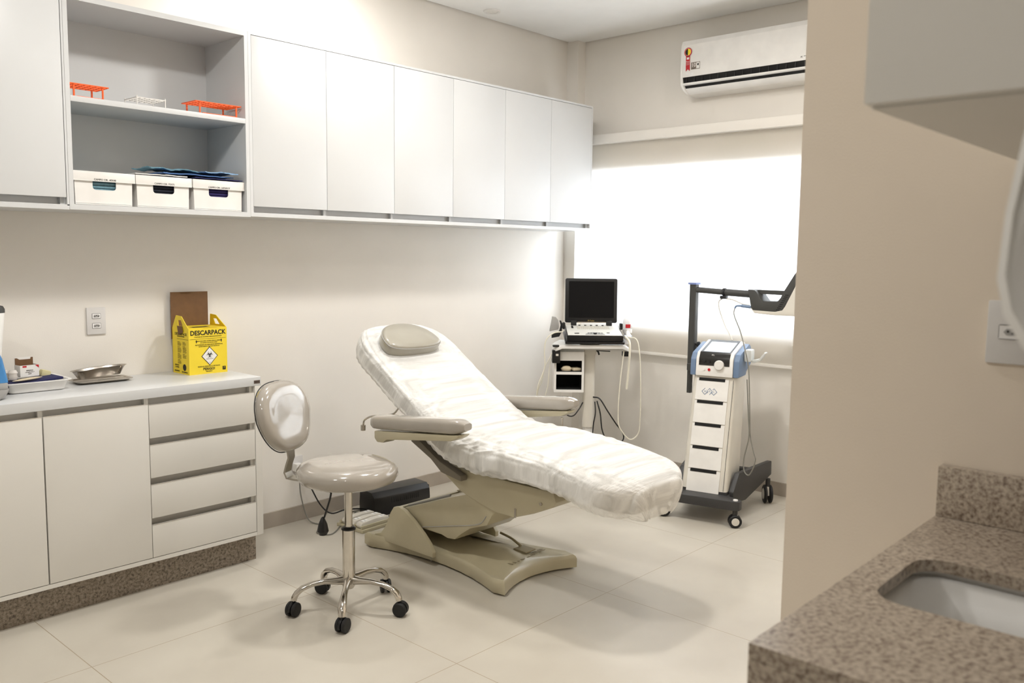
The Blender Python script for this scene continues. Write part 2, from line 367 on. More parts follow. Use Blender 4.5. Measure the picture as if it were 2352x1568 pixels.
store_box(-3.141, -2.888, 'white storage box right of the three, purple navy cloth showing in its handle hole', mat('purple_navy_cloth', (46, 38, 96), .85), 'CAMPO CIR. LAPAROT')
for o in [x for x in bpy.data.objects if x.name.startswith('folded_cloths')]:
    k = o.location.x; o['label'] = ('folded teal cloths inside the left storage box' if k < -3.45 else 'folded dark cloths inside the middle storage box' if k < -3.2 else 'folded purple navy cloths inside the right storage box')

def sheet(name, label, x0, x1, y0, y1, z, m, rz, seed, amp=.006, group='surgical cloths lying on the storage boxes', th=.004):
    nx, ny = 26, 14; c, s = cos(rz), sin(rz); cx, cy = (x0+x1)/2, (y0+y1)/2; mb = MB(); G = [[], []]
    for lay in (0, 1):
        for i in range(nx+1):
            row = []
            for j in range(ny+1):
                u = x0+(x1-x0)*i/nx-cx; v = y0+(y1-y0)*j/ny-cy
                h = noise.noise(Vector((u*14+seed, v*14, seed)))*amp+noise.noise(Vector((u*40, v*40+seed, 3)))*amp*.35+amp
                e = noise.noise(Vector((i*.5, j*.5, seed*2)))*.006
                row.append(mb.bm.verts.new((cx+u*c-v*s+e, cy+u*s+v*c+e, z+h+lay*th)))
            G[lay].append(row)
    F = []
    for i in range(nx):
        for j in range(ny):
            F.append(mb.bm.faces.new((G[1][i][j], G[1][i+1][j], G[1][i+1][j+1], G[1][i][j+1]))); F.append(mb.bm.faces.new((G[0][i][j], G[0][i][j+1], G[0][i+1][j+1], G[0][i+1][j])))
    for i in range(nx):
        for j in (0, ny): F.append(mb.bm.faces.new((G[0][i][j], G[0][i+1][j], G[1][i+1][j], G[1][i][j])))
    for j in range(ny):
        for i in (0, nx): F.append(mb.bm.faces.new((G[0][i][j], G[0][i][j+1], G[1][i][j+1], G[1][i][j])))
    bmesh.ops.recalc_face_normals(mb.bm, faces=F)
    return tag(build(name, mb, m), label, 'cloth', group)
sheet('surgical_cloth', 'white cloth with pale blue folds at the left end of the middle box', -3.392, -3.16, -.34, -.07, 1.804, M_paper, 0, 1, .004)
sheet('surgical_cloth', 'dark navy cloth lying lowest on the right storage box', -3.13, -2.895, -.35, -.08, 1.804, M_navy, 0, 5, .004)
sheet('surgical_cloth', 'blue cloth lying across the middle and right storage boxes', -3.27, -2.93, -.33, -.09, 1.8175, mat('mid_blue_cloth', (86, 122, 176), .9, bump=.4, bscale=80), .03, 9, .004)
sheet('surgical_cloth', 'grey teal cloth lying on top at the back of the middle storage box', -3.30, -3.03, -.26, -.10, 1.831, M_teal, .1, 13, .014)
sheet('surgical_cloth', 'pale blue cloth lying on top over the right storage box', -3.06, -2.905, -.34, -.12, 1.831, M_sky, -.08, 17, .009)

# tube racks
def rack(x0, x1, y0, y1, z0, z1, m, label, nx, ny, rz=0, wire=.0016, plate=True, group='wire tube racks on the upper shelf'):
    t = thing('tube_rack', label, 'tube rack', ((x0+x1)/2, (y0+y1)/2, z0), rz, group)
    hx, hy, h = (x1-x0)/2, (y1-y0)/2, z1-z0
    b = MB()
    for i in range(nx+1): x = -hx+2*hx*i/nx; b.box(x-wire, x+wire, -hy, hy, h-.004, h)
    for j in range(ny+1): y = -hy+2*hy*j/ny; b.box(-hx, hx, y-wire, y+wire, h-.004, h)
    build('grid', b, m, t, False, 30)
    for sx in (-1, 1):
        for sy in (-1, 1):
            lx, ly = sx*(hx-.022 if plate else hx-.002), sy*(hy-.006 if plate else hy-.002); q = wire*2.2
            build('leg', MB().box(lx-q, lx+q, ly-q, ly+q, .0005, h-.004 if plate else h+.006), m, t, False, 30)
    if plate: build('foot_bar', MB().box(-hx+.03, hx-.03, -hy-.006, -hy+.006, .0, .006, .001), m, t, False, 30)
rack(-3.115, -2.892, -.345, -.215, 2.094, 2.150, M_orange, 'orange wire tube rack at the right end of the upper shelf', 9, 5, 0, .0013)
rack(-3.66+.012, -3.49, -.335, -.215, 2.094, 2.150, M_orange, 'orange wire tube rack at the left end of the upper shelf', 7, 5, 0, .0013)
rack(-3.345, -3.215, -.27, -.15, 2.094, 2.142, mat('clear_white_wire', (226, 222, 216), .4), 'small white wire tube rack in the middle of the upper shelf', 6, 5, 0, .0009, False)

# ================================================================== BASE CABINET
YB = -.446
t = thing('base_cabinet', 'white base cabinet with flat doors and a column of four drawers under the worktop', 'base cabinet', (-3.6, -.22, 0))
b = MB().box(-4.6, -2.909, -.405, -.003, .160, .858).box(-4.6, -2.9105, YB, -.003, .141, .158)
for x in (-3.838, -3.4175, -2.918): b.box(x-.009, x+.009, -.4265, -.405, .158, .858)
build('cabinet_body', b, M_lamw, t, True, 30)
for a, c in ((-3.833, -3.4175), (-4.25, -3.8385), (-4.6, -4.2545)):
    d = build('door', MB().box(a, c, YB, -.427, .161, .832, .0006), M_lamw, t, True, 30)
    build('grip_edge', MB().box(a, c, YB-.0006, YB+.006, .832, .8345), M_edge, d, False, 30)
for z0, z1 in ((.161, .303), (.335, .480), (.512, .6535), (.6855, .8285)):
    d = build('drawer', MB().box(-3.4145, -2.9125, YB, -.427, z0, z1, .0006), M_lamw, t, True, 30)
    build('grip_edge', MB().box(-3.4145, -2.9125, YB-.0006, YB+.006, z1, z1+.0025), M_edge, d, True, 30)
for o in list(bpy.data.objects):
    if o.name.startswith('grip_edge') and o.parent.name.startswith('door'):
        o.data.transform(WM(o.parent).inverted())
build('plinth', MB().box(-4.6, -2.876, -.374, -.003, 0, .1405), M_gran2, t, True, 30)
t = thing('worktop', 'long white worktop with a full-height end panel on the base cabinet', 'worktop', (-3.6, -.22, .86))
build('slab', MB().box(-4.6, -2.876, YB, -.003, .8595, .9, .0008), M_lam, t, True, 30)
build('end_panel', MB().box(-2.909, -2.876, YB, -.003, .1415, .859, .0008), M_lamw, t, True, 30)
g = build('name_tag', MB().box(-2.913, -2.882, YB-.0012, YB, .870, .885), M_tag, t, True, 0); g['label'] = 'small dark tag on the front corner'
build('tag_text', MB().text('kalimo', .009, T((-2.8975, YB-.0012, .8775)) @ FY), M_ink, t, True, 0)

# ================================================================== OUTLETS
def socket(t, M, w=.036, h=.022):
    f = build('socket', MB().box(-w/2, w/2, -.002, 0, -h/2, h/2, .0006, M), M_sock, t, True, 30)
    fr = MB()
    for a in ((-w/2-.001, -w/2), (w/2, w/2+.001)): fr.box(a[0], a[1], -.0012, 0, -h/2, h/2, 0, M)
    for a in ((-h/2-.001, -h/2), (h/2, h/2+.001)): fr.box(-w/2, w/2, -.0012, 0, a[0], a[1], 0, M)
    build('socket_gap', fr, M_ink, t, True, 0)
    hexo = [(-.012, -.006), (.010, -.006), (.015, 0), (.010, .006), (-.010, .006), (-.013, 0)]
    build('socket_well', MB().prism([(x, z) for x, z in hexo], -.0026, -.002, 'xz', 0, M), M_sockg, t, True, 0)
    ho = MB()
    for x, z in ((-.0075, -.001), (0, .0022), (.0075, -.001)): ho.cyl(M @ Vector((x, -.0031, z)), M @ Vector((x, -.0024, z)), .0021, seg=10)
    build('pin_holes', ho, M_hole, t, True, 0)
t = thing('wall_outlet', 'white double wall outlet above the worktop near the sharps box', 'wall outlet', (-3.442, 0, 1.103))
build('plate', MB().box(-3.484, -3.400, -.009, -.0002, 1.103, 1.225, .003), M_plate, t, True)
for z in (1.186, 1.142): socket(t, T((-3.442, -.009, z)))
t = thing('wall_outlet', 'small white wall outlet with plugs, low on the wall behind the stool', 'wall outlet', (-2.395, 0, .255))
build('plate', MB().box(-2.433, -2.357, -.008, -.0002, .255, .365, .003), M_plate, t, True)
build('adapter_plug', MB().box(-2.425, -2.385, -.05, -.0085, .285, .33, .006), M_pl, t, True)
build('red_plug', MB().box(-2.42, -2.395, -.075, -.0505, .262, .284, .004), mat('dark_red', (110, 24, 30), .5), t, True)

# ================================================================== SHARPS BOX
t = thing('sharps_box', 'yellow cardboard sharps disposal box with open brown flap on the worktop', 'sharps box', (-3.000, -.190, .9), 0)
W2, D, Hh = .0975, .160, .221
b = MB().box(-W2, W2, 0, D, 0, Hh-.004)
build('carton', b, M_yellow, t, False, 0)
def handle(x, lean, nm):
    t0, t1 = (x, x+.003); q = D/.118
    P = [[(0, Hh-.004), (.040, Hh+.008), (.046, Hh+.036), (.040, Hh+.055), (.012, Hh+.012)],
         [(.040, Hh+.055), (.046, Hh+.036), (.070, Hh+.036), (.078, Hh+.058)],
         [(.078, Hh+.058), (.070, Hh+.036), (.072, Hh+.008), (.118, Hh-.004)],
         [(0, Hh-.004), (.118, Hh-.004), (.072, Hh+.008), (.040, Hh+.008)]]
    S = Matrix.Identity(4); S[0][2] = lean; S[0][3] = -lean*Hh; mb = MB()
    for p in P: mb.prism([(y*q, z) for y, z in p], t0, t1, 'yz', 0, S)
    return build(nm, mb, M_yellow, t, False, 0)
handle(-W2, -.12, 'handle'); hr = handle(W2-.003, -.42, 'handle')
build('handle_flap', MB().prism([(.045, Hh-.020), (.090, Hh-.034), (.10, Hh+.008), (.055, Hh+.008)], -W2-.006, -W2-.004, 'yz'), M_brown, t, False, 0)
build('lid_flap', MB().box(-W2-.004, W2-.008, D+.002, D+.004, Hh-.06, Hh+.165).box(-W2+.045, -W2+.10, D-.006, D+.002, Hh+.163, Hh+.165), M_brown, t, False, 0)
build('top_panel', MB().prism([(-W2+.002, .001), (W2-.002, .001), (W2-.002, D), (-W2+.002, D)], Hh-.004, Hh, 'xy').prism([(-.02, -.001), (.045, -.001), (.04, .012), (-.015, .012)], Hh, Hh+.001, 'xy'), M_yellow, t, False, 0)
build('slot', MB().box(-.055, .03, .035, .075, Hh, Hh+.0006), M_hole, t, False, 0)
ink = MB(); F = lambda x, z: T((x, -.0006, z)) @ FY
ink.text('DESCARPACK', .0305, F(0, .197), sx=.95, bold=.0008)
ink.text('COLETOR DE MATERIAL PERFUROCORTANTE', .0068, F(0, .1785)); 
for i in range(36): ink.box(-.091+i*.0051, -.091+i*.0051+.0035, -.0009, -.0003, .1680, .1694)
ink.text('NAO ENCHER ACIMA DESTA LINHA', .0078, F(.003, .158)); ink.text('NO LLENAR MAS DE ESTA LINEA', .0060, F(.003, .150))
ink.text('RECOMENDA-SE DESCARTE INDIVIDUAL', .0078, F(.005, .140)); ink.text('SE RECOMIENDA DESCARTE INDIVIDUAL', .0058, F(.005, .132))
for x in (-.060, .068):
    ink.prism([(x-.002, .150), (x+.002, .150), (x+.002, .158), (x+.0045, .158), (x, .1645), (x-.0045, .158), (x-.002, .158)], -.0009, -.0003, 'xz')
dm = (.006, .085); q = .042
ink.prism([(dm[0]-q, dm[1]), (dm[0], dm[1]-q*1.08), (dm[0]+q, dm[1]), (dm[0], dm[1]+q*1.08)], -.0009, -.0003, 'xz')
ink.text('RESIDUO PERFUROCORTANTE', .0082, F(.002, .036)); ink.text('PERIGO!', .0165, F(.002, .0235), bold=.0004); ink.text('PELIGRO!', .0078, F(.002, .0115))
ink.box(.072, .088, -.0009, -.0003, .0130, .0305)
L_ = T((0, 0, 0)) @ Matrix(((0, 0, -1, 0), (-1, 0, 0, 0), (0, 1, 0, 0), (0, 0, 0, 1)))
def FL(y, z): return T((-W2-.0006, y*D/.118, z)) @ FX
ink.text('DESCARPACK', .018, FL(.056, .190), sx=1.05); ink.text('COLETOR DE MATERIAL', .0065, FL(.056, .179))
ink.box(-W2-.0009, -W2-.0003, .004, .114, .1665, .1675)
for k, y in enumerate((.088, .038)):
    z = .152
    for blk in (4, 6, 5, 4) if k == 0 else (3, 7, 4):
        ink.box(-W2-.0009, -W2-.0003, y, y+.022, z, z+.0016); z -= .0048
        for r_ in range(blk): ink.box(-W2-.0009, -W2-.0003, y-.016+random.uniform(0, .01), y+.022, z, z+.0009); z -= .0040
        z -= .004
ink.text('DESCARPACK', .009, FL(.033, .010)); ink.text('INCINERAVEL', .008, FL(.088, .012)); ink.text('7 LITROS', .010, FL(.088, .030)); ink.text('ATENCAO', .009, FL(.088, .040))
ink.lathe([(.001, 0), (.016, 0), (.016, .0006), (.001, .0006)], (-W2-.0006, .046, .033), 'x', 24)
build('printing', ink, M_ink, t, False, 0)
wh = MB().prism([(dm[0]-q+.004, dm[1]), (dm[0], dm[1]-q*1.08+.0043), (dm[0]+q-.004, dm[1]), (dm[0], dm[1]+q*1.08-.0043)], -.0013, -.0009, 'xz')
build('hazard_diamond', wh, M_paper, t, False, 0)
bio = MB()
def ringp(cx, cz, r, wd, a0, a1, y=-.0017, n=20, taper=False):
    for i in range(n):
        p = []
        for a, sgn in ((i, 0), (i+1, 0), (i+1, 1), (i, 1)):
            tt = a0+(a1-a0)*a/n; ww = wd*(sin(pi*a/n)*.8+.2) if taper else wd
            rr = r+(ww if sgn else 0) - ww/2; p.append((cx+rr*cos(tt), cz+rr*sin(tt)))
        bio.prism(p, y, -.0013, 'xz')
bc = (dm[0], dm[1]+.006)
for k in range(3):
    a = pi/2+k*2*pi/3; ringp(bc[0]+.0085*cos(a), bc[1]+.0085*sin(a), .0082, .0036, a+.55, a+2*pi-.55, taper=True)
ringp(bc[0], bc[1], .0075, .0018, 0, 2*pi)
bio.text('INFECTANTE', .0062, T((dm[0], -.0014, dm[1]-.014)) @ FY).text('6.2', .006, T((dm[0], -.0014, dm[1]-.031)) @ FY)
build('hazard_symbol', bio, M_ink, t, False, 0)
yb = MB().text('7', .013, T((.080, -.0010, .0225)) @ FY)
build('number_seven', yb, M_yellow, t, False, 0)

# ================================================================== WORKTOP ITEMS
t = thing('instrument_tray', 'white plastic tray holding supplies at the left end of the worktop', 'tray', (-3.79, -.135, .9))
def tray(x0, x1, y0, y1, z0, z1, fl, th=.003, rim=.01):
    r = []; 
    for (o, z) in ((-fl-.008, z0), (-fl, z0+.004), (0, z1), (rim, z1+.001), (rim, z1-.003), (-th, z1-.003), (-fl-th, z0+.006), (-fl-.02, z0+.004)):
        r.append([(x, y, z) for x, y in rrect(x0-o, x1+o, y0-o, y1+o, .022, 4)])
    return MB().loft(r)
build('tray_shell', tray(-3.890, -3.650, -.235, -.03, .9003, .945, .012), M_pl, t, True)
tag(build('document_wallet', MB().box(-.115, .115, -.07, .06, 0, .010, .003).xf(T((-3.785, -.15, .936)) @ Matrix.Rotation(-.07, 4, 'Y') @ Matrix.Rotation(.05, 4, 'Z')), M_navy), 'flat navy blue pack lying across the white tray', 'packet')
# small cardboard box with red print, open top
t = thing('small_carton', 'small white carton with red corners, open brown top, on the white tray', 'carton', (-3.775, -.115, .956), R(6))
w2, dd, hh = .038, .05, .048
build('carton_body', MB().box(-w2, w2, -dd/2, -dd/2+.001, 0, hh).box(-w2, w2, dd/2-.001, dd/2, 0, hh+.03).box(-w2, -w2+.001, -dd/2, dd/2, 0, hh).box(w2-.001, w2, -dd/2, dd/2, 0, hh).box(-w2, w2, -dd/2, dd/2, 0, .001), M_paper, t, False, 0)
build('inner_flap', MB().prism([(-w2+.002, hh-.01), (w2-.002, hh-.01), (w2-.002, hh+.028), (w2-.010, hh+.028), (w2-.012, hh+.02), (-w2+.020, hh+.02), (-w2+.010, hh+.027), (-w2+.002, hh+.027)], dd/2-.003, dd/2-.0015, 'xz').box(-w2+.001, w2-.001, -dd/2+.0012, dd/2-.004, hh-.012, hh-.010), M_brown, t, False, 0)
build('red_print', MB().box(-w2+.010, -w2+.026, -dd/2-.0006, -dd/2, hh-.009, hh-.002), M_red, t, False, 0)
build('red_corner', MB().prism([(w2-.016, hh-.001), (w2-.001, hh-.001), (w2-.001, hh-.014)], -dd/2-.0006, -dd/2, 'xz'), M_red, t, False, 0)
build('black_print', MB().text('SERINGA', .007, T((0, -dd/2-.0006, .026)) @ FY).text('com agulha 25 x 7', .005, T((0, -dd/2-.0006, .019)) @ FY).text('esteril', .005, T((0, -dd/2-.0006, .012)) @ FY), M_ink, t, False, 0)
for i, (x, y, h, lab) in enumerate(((-3.862, -.12, .045, 'translucent white plastic cup standing left in the white tray'), (-3.838, -.145, .040, 'ribbed translucent white bottle beside the small carton'))):
    c = MB().lathe([(.001, 0), (.014, 0), (.017, h*.3), (.015, h*.5), (.018, h*.7), (.012, h), (.001, h)], (x, y, .946+i*.004), 'z', 20)
    tag(build('plastic_cup', c, M_cups), lab, 'cup', 'plastic cups in the tray')
tag(build('paper_wipe', MB().lathe([(.001, 0), (.05, .001), (.058, .004), (.04, .007), (.001, .009)], (0, 0, 0), 'z', 18, None, 1, .32).xf(T((-3.80, -.195, .9505)) @ Matrix.Rotation(-.08, 4, 'Y')), M_tissue), 'crumpled cream tissue on the front of the navy pack', 'tissue')
tag(build('folded_gauze', MB().box(-.02, .02, -.018, .018, 0, .03, .008).xf(T((-3.705, -.10, .944)) @ Matrix.Rotation(.3, 4, 'Y')), mat('pale_yellow_gauze', (214, 206, 160), .9)), 'pale yellow gauze pad right of the small carton', 'gauze')
# steel ware
t = thing('steel_instrument_tray', 'flat rectangular stainless steel tray under the kidney dish', 'steel tray', (-3.475, -.10, .9))
build('tray_shell', tray(-3.585, -3.355, -.165, -.045, .9003, .913, .006, .0015, .006), M_steel, t, True)
build('instrument', MB().tube([(-3.50, -.15, .9165), (-3.45, -.14, .9165), (-3.37, -.125, .9165)], .0022).box(-3.42, -3.37, -.129, -.123, .915, .918), M_chrome, t, True)
kd = MB()
def kid(o, z, n=44):
    out = []
    for i in range(n):
        a = 2*pi*i/n; x = (.118+o)*cos(a); y = (.062+o)*sin(a)
        if sin(a) < 0: y += .045*(max(0, 1-(x/.085)**2))
        out.append((x, y, z))
    return out
kd.loft([kid(-.034, 0), kid(-.026, .002), kid(-.004, .040), kid(.004, .042), kid(.004, .0408), kid(-.003, .0385), kid(-.027, .0035), kid(-.036, .0018)])
kd.xf(T((-3.475, -.105, .9215)) @ Matrix.Rotation(.04, 4, 'Z') @ Matrix.Rotation(-.055, 4, 'Y') @ Matrix.Rotation(-.05, 4, 'X'))
tag(build('kidney_dish', kd, M_steel), 'stainless steel kidney dish resting on the flat steel tray', 'kidney dish')
# countertop device at the left frame edge
t = thing('countertop_device', 'white countertop device with grey knob, blue side and grey foot at the left edge', 'device', (-4.03, -.25, .9))
b = MB().loft([[(x, y, z) for x, y in rrect(-4.10, xr, yf, -.13, .03, 4)] for z, xr, yf in ((.94, -3.905, -.27), (1.057, -3.905, -.26), (1.225, -3.880, -.24), (1.231, -3.882, -.24))])
b.bm.faces.ensure_lookup_table()
build('housing', b, M_pl, t, True)
build('knob', MB().lathe([(.001, 0), (.030, 0), (.030, .014), (.024, .026), (.001, .032)], (-3.905, -.20, 1.2315), 'z', 24), M_grey, t, True)
build('blue_side', MB().loft([[(x, y, z) for x, y in rrect(-4.11, xr, -.33, -.275, .012, 3)] for z, xr in ((.966, -3.911), (.98, -3.913), (1.06, -3.928), (1.10, -3.945))]), M_bluebox, t, True)
build('foot', MB().loft([[(x, y, z) for x, y in rrect(-4.11, xr, -.345, -.13, .03, 4)] for z, xr in ((.9003, -3.945), (.907, -3.925), (.93, -3.912), (.9395, -3.910))]).box(-4.10, -3.915, -.332, -.276, .9395, .9655, .004), M_sockg, t, True)

# ================================================================== AIR CONDITIONER
t = thing('air_conditioner', 'white split air conditioner mounted high on the window wall', 'air conditioner', (-.1, -1.45, 2.5))
Y0, Y1 = -1.98, -1.035
bp = [(-.001, 2.535), (-.001, 2.845), (-.13, 2.845), (-.185, 2.83), (-.2, 2.80), (-.203, 2.605), (-.150, 2.605), (-.125, 2.56), (-.10, 2.535)]
build('housing', MB().prism(bp, Y0, Y1, 'xz'), M_pl, t, True, 25)
build('lower_shell', MB().prism([(-.001, 2.505), (-.001, 2.5345), (-.098, 2.5345), (-.125, 2.545), (-.162, 2.5425), (-.150, 2.53), (-.115, 2.510)], Y0, Y1, 'xz'), M_pl, t, True, 25)
ec = [(-.001, 2.505), (-.001, 2.845), (-.13, 2.845), (-.185, 2.83), (-.2, 2.80), (-.205, 2.60), (-.196, 2.56), (-.165, 2.53), (-.115, 2.508)]
build('end_cap', MB().prism(ec, Y1, Y1+.018, 'xz', .003), M_pl, t, True, 25)
build('outlet_shade_fill', MB().prism([(-.1485, 2.6045), (-.20, 2.6045), (-.190, 2.5705), (-.15, 2.5625), (-.15, 2.556), (-.175, 2.557), (-.163, 2.543), (-.126, 2.5455), (-.126, 2.559)], Y0, Y1-.001, 'xz'), M_hole, t, True, 0)  # black solid standing for the shade inside the outlet and under the louver
v = MB()
for k in range(16): v.box(-.200, -.19, Y1-.03-k*.055, Y1-.026-k*.055, 2.571, 2.602)
build('vertical_vane', v, M_black, t, True, 0)['kind'] = 'stuff'
build('louver', MB().prism([(-.205, 2.564), (-.204, 2.569), (-.155, 2.561), (-.155, 2.557), (-.200, 2.558)], Y0, Y1-.004, 'xz'), M_pl, t, True, 25)
st = MB().cyl((-.2035, -1.070, 2.757), (-.2045, -1.070, 2.757), .027, seg=30).prism([(-1.056, 2.735), (-1.084, 2.735), (-1.086, 2.64), (-1.071, 2.652), (-1.057, 2.64)], -.2045, -.2035, 'yz')
build('energy_ribbon', st, M_red, t, True, 0)
build('ribbon_ring', MB().cyl((-.2047, -1.070, 2.757), (-.205, -1.070, 2.757), .0225, seg=30), mat('pale_red', (232, 140, 130), .6), t, True, 0)
hy = MB(); hb = MB()
for mb, a0 in ((hb, pi/2), (hy, -pi/2)):
    mb.prism([(-1.070-.0195*cos(a0+pi*i/14)*1, 2.757+.0195*sin(a0+pi*i/14)) for i in range(15)], -.2056, -.205, 'yz')
build('ribbon_black_half', hb, M_ink, t, True, 0); build('ribbon_yellow_half', hy, mat('bright_yellow', (245, 225, 30), .5), t, True, 0)
build('ribbon_text', MB().box(-.2052, -.2046, -1.079, -1.063, 2.712, 2.724).text('Procel', .010, T((-.2048, -1.071, 2.698)) @ FX).text('ECONOMIA', .0048, T((-.2048, -1.071, 2.688)) @ FX).text('DE ENERGIA', .0042, T((-.2048, -1.071, 2.680)) @ FX), M_paper, t, True, 0)
build('label_sticker', MB().box(-.2043, -.2035, -1.157, -1.094, 2.647, 2.690), mat('label_grey', (128, 116, 106), .5), t, True, 0)
build('label_white', MB().box(-.2046, -.2043, -1.155, -1.132, 2.650, 2.687).text('10', .034, T((-.2046, -1.113, 2.672)) @ FX), M_paper, t, True, 0)
build('label_ink', MB().box(-.2049, -.2046, -1.149, -1.138, 2.668, 2.680), M_ink, t, True, 0)
build('label_text', MB().text('anos', .010, T((-.2046, -1.113, 2.654)) @ FX), M_ink, t, True, 0)
build('brand_text', MB().text('Midea', .022, T((-.2036, -1.085, 2.622)) @ FX), mat('white_print', (250, 250, 250), .4), t, True, 0)
build('series_text', MB().text('AI', .014, T((-.2036, -1.815, 2.625)) @ FX).text('inverter', .010, T((-.2036, -1.845, 2.628)) @ FX), M_ink, t, True, 0)

# ================================================================== STOOL
t = thing('rolling_stool', 'grey vinyl rolling stool with chrome column and backrest beside the drawers', 'stool', (-2.932, -1.188, 0))
A5 = [8, 82, 150, 226, 298]
SZ = .048
prof = [(r_, z_+SZ) for r_, z_ in [(.001, .495), (.12, .495), (.165, .497), (.193, .508), (.206, .530), (.204, .553), (.190, .570), (.160, .581), (.10, .585), (.001, .586)]]
mb = MB().lathe(prof, seg=56)
for v in mb.bm.verts:
    a = math.atan2(v.co.y, v.co.x); rr = Vector((v.co.x, v.co.y)).length
    k = 1+.035*math.exp(-((a-R(126))/.35)**2)*(rr/.2)
    v.co.x *= k; v.co.y *= k
    v.co.z += .003*noise.noise(Vector((v.co.x*9, v.co.y*9, 2)))*min(1, rr/.1)
build('seat', mb, M_vinylp, t, False, 60)
build('seat_plate', MB().box(-.08, .08, -.06, .06, .487+SZ, .4945+SZ, .002), M_black, t)
build('gas_lift', MB().cyl((0, 0, .30), (0, 0, .4865+SZ), .0165), M_chrome, t)
build('collar', MB().lathe([(.001, .346), (.030, .346), (.030, .352), (.022, .358), (.001, .358)]), M_black, t)
build('column', MB().lathe([(.001, .095), (.020, .095), (.026, .105), (.0285, .13), (.0255, .17), (.0262, .3455), (.001, .3455)], seg=32), M_chrome, t)
def leg_arm(a):
    a = R(a); d = Vector((cos(a), sin(a), 0)); n = Vector((-sin(a), cos(a), 0)); rs = []
    pth = [(.012, .130, .019, .022), (.05, .130, .016, .016), (.10, .132, .0125, .012), (.15, .126, .0125, .011), (.19, .112, .016, .011), (.212, .094, .018, .012), (.222, .076, .016, .013), (.224, .0655, .014, .013)]
    for i, (r, z, wd, th) in enumerate(pth):
        p0 = pth[max(i-1, 0)]; p1 = pth[min(i+1, len(pth)-1)]; tg = Vector((p1[0]-p0[0], p1[1]-p0[1])).normalized(); nn = d*(-tg.y)+Vector((0, 0, tg.x))
        c = d*r+Vector((0, 0, z)); rs.append([c+n*wd*cos(k*pi/6)+nn*th*sin(k*pi/6) for k in range(12)])
    return MB().loft(rs)
for a in A5: build('leg', leg_arm(a), M_chrome, t, False, 50)
def caster(p, ang, r=.0295):
    c = build('caster', MB().lathe([(.001, 0), (.008, 0), (.008, .012), (.001, .012)], (0, 0, .054), 'z', 12), M_black, t); c.location = (p[0], p[1], 0); c.rotation_euler = (0, 0, ang)
    hood = [(r*1.08*cos(k), .033+r*.95*sin(k)) for k in [pi*i/10-.2 for i in range(13)]]+[(-r*.5, .034)]
    build('hood', MB().prism([(x+.006, z-.001) for x, z in hood], -.006, .006, 'xz', .001), M_black, c)
    for s in (-1, 1): build('wheel', MB().lathe([(.001, s*.0065), (r*.85, s*.0065), (r, s*.010), (r, s*.019), (r*.85, s*.0225), (.001, s*.0225)], (.006, 0, r+.0005), 'y', 24), M_rubber, c)
for a, rot in zip(A5, (60, 120, 200, 20, 300)): caster((.224*cos(R(a)), .224*sin(R(a))), R(rot))
bn = Vector((-.40, .9165, 0)); bs = Vector((.9165, .40, 0))     # away from the seat / sideways
rs = []
for k, (o, z, wd) in enumerate(((.10, .4905, .030), (.19, .490, .030), (.245, .490, .028), (.278, .500, .026), (.290, .530, .024), (.282, .57, .022), (.270, .61, .022), (.2738, .65, .024), (.290, .70, .026))):
    P0 = ((.10, .4905), (.19, .490), (.245, .490), (.278, .500), (.290, .530), (.282, .57), (.270, .61), (.2738, .65), (.290, .70)); a = P0[max(k-1, 0)]; b_ = P0[min(k+1, 8)]
    tg = Vector((b_[0]-a[0], b_[1]-a[1])).normalized(); nn = bn*(-tg.y)+Vector((0, 0, tg.x)); c = bn*o+Vector((0, 0, z+SZ*max(0, 1-max(0, k-2)/6)))
    rs.append([c+bs*wd*sx+nn*.004*sz for sx, sz in ((1, 1), (-1, 1), (-1, -1), (1, -1))])
build('back_bracket', MB().loft(rs), mat('satin_metal', (170, 165, 155), .35, metal=.9), t, False, 30)
# padded backrest
rs = []; NB = 40; tilt = R(13)
nb = (-bn*cos(tilt)+Vector((0, 0, 1))*sin(tilt)); ub = (bn*sin(tilt)+Vector((0, 0, 1))*cos(tilt)); cb = bn*.305+Vector((0, 0, .800))
def bo(sc, off):
    out = []
    for i in range(NB):
        a = 2*pi*i/NB; e = 2/2.5; x = .175*math.copysign(abs(cos(a))**e, cos(a)); y = .150*math.copysign(abs(sin(a))**e, sin(a))
        if y < 0: x *= 1+y*1.6
        out.append(cb+bs*x*sc+ub*y*sc+nb*(off+.05*(x/.185)**2*0+ .20*x*x*sc*sc+(.012*math.exp(-((y*sc+.13)/.05)**2) if off > 0 else 0)))
    return out
for sc, off in ((.02, -.024), (.85, -.024), (.97, -.018), (1.0, -.004), (.985, .012), (.93, .024), (.80, .033), (.5, .034), (.02, .032)): rs.append(bo(sc, off))
build('backrest', MB().loft(rs), M_vinylp, t, False, 60)
build('backrest_piping', MB().tube([*bo(1.002, -.016), bo(1.002, -.016)[0]], .0022, 6, 2), M_rubber, t)
# height lever
build('height_lever', MB().tube([(-.02, .0, .4805), (-.06, .02, .478), (-.075, .025, .43), (-.095, .035, .36)], .004).lathe([(.001, 0), (.016, .004), (.024, .02), (.018, .05), (.007, .075), (.001, .08)], (-.10, .038, .285), 'z', 16).xf(T((0, 0, SZ))), M_black, t)

# ================================================================== TREATMENT CHAIR
t = thing('treatment_chair', 'reclined treatment chair with cream base and grey armrests in the middle of the room', 'treatment chair', (-2.14, -1.07, 0))
CX = -2.14
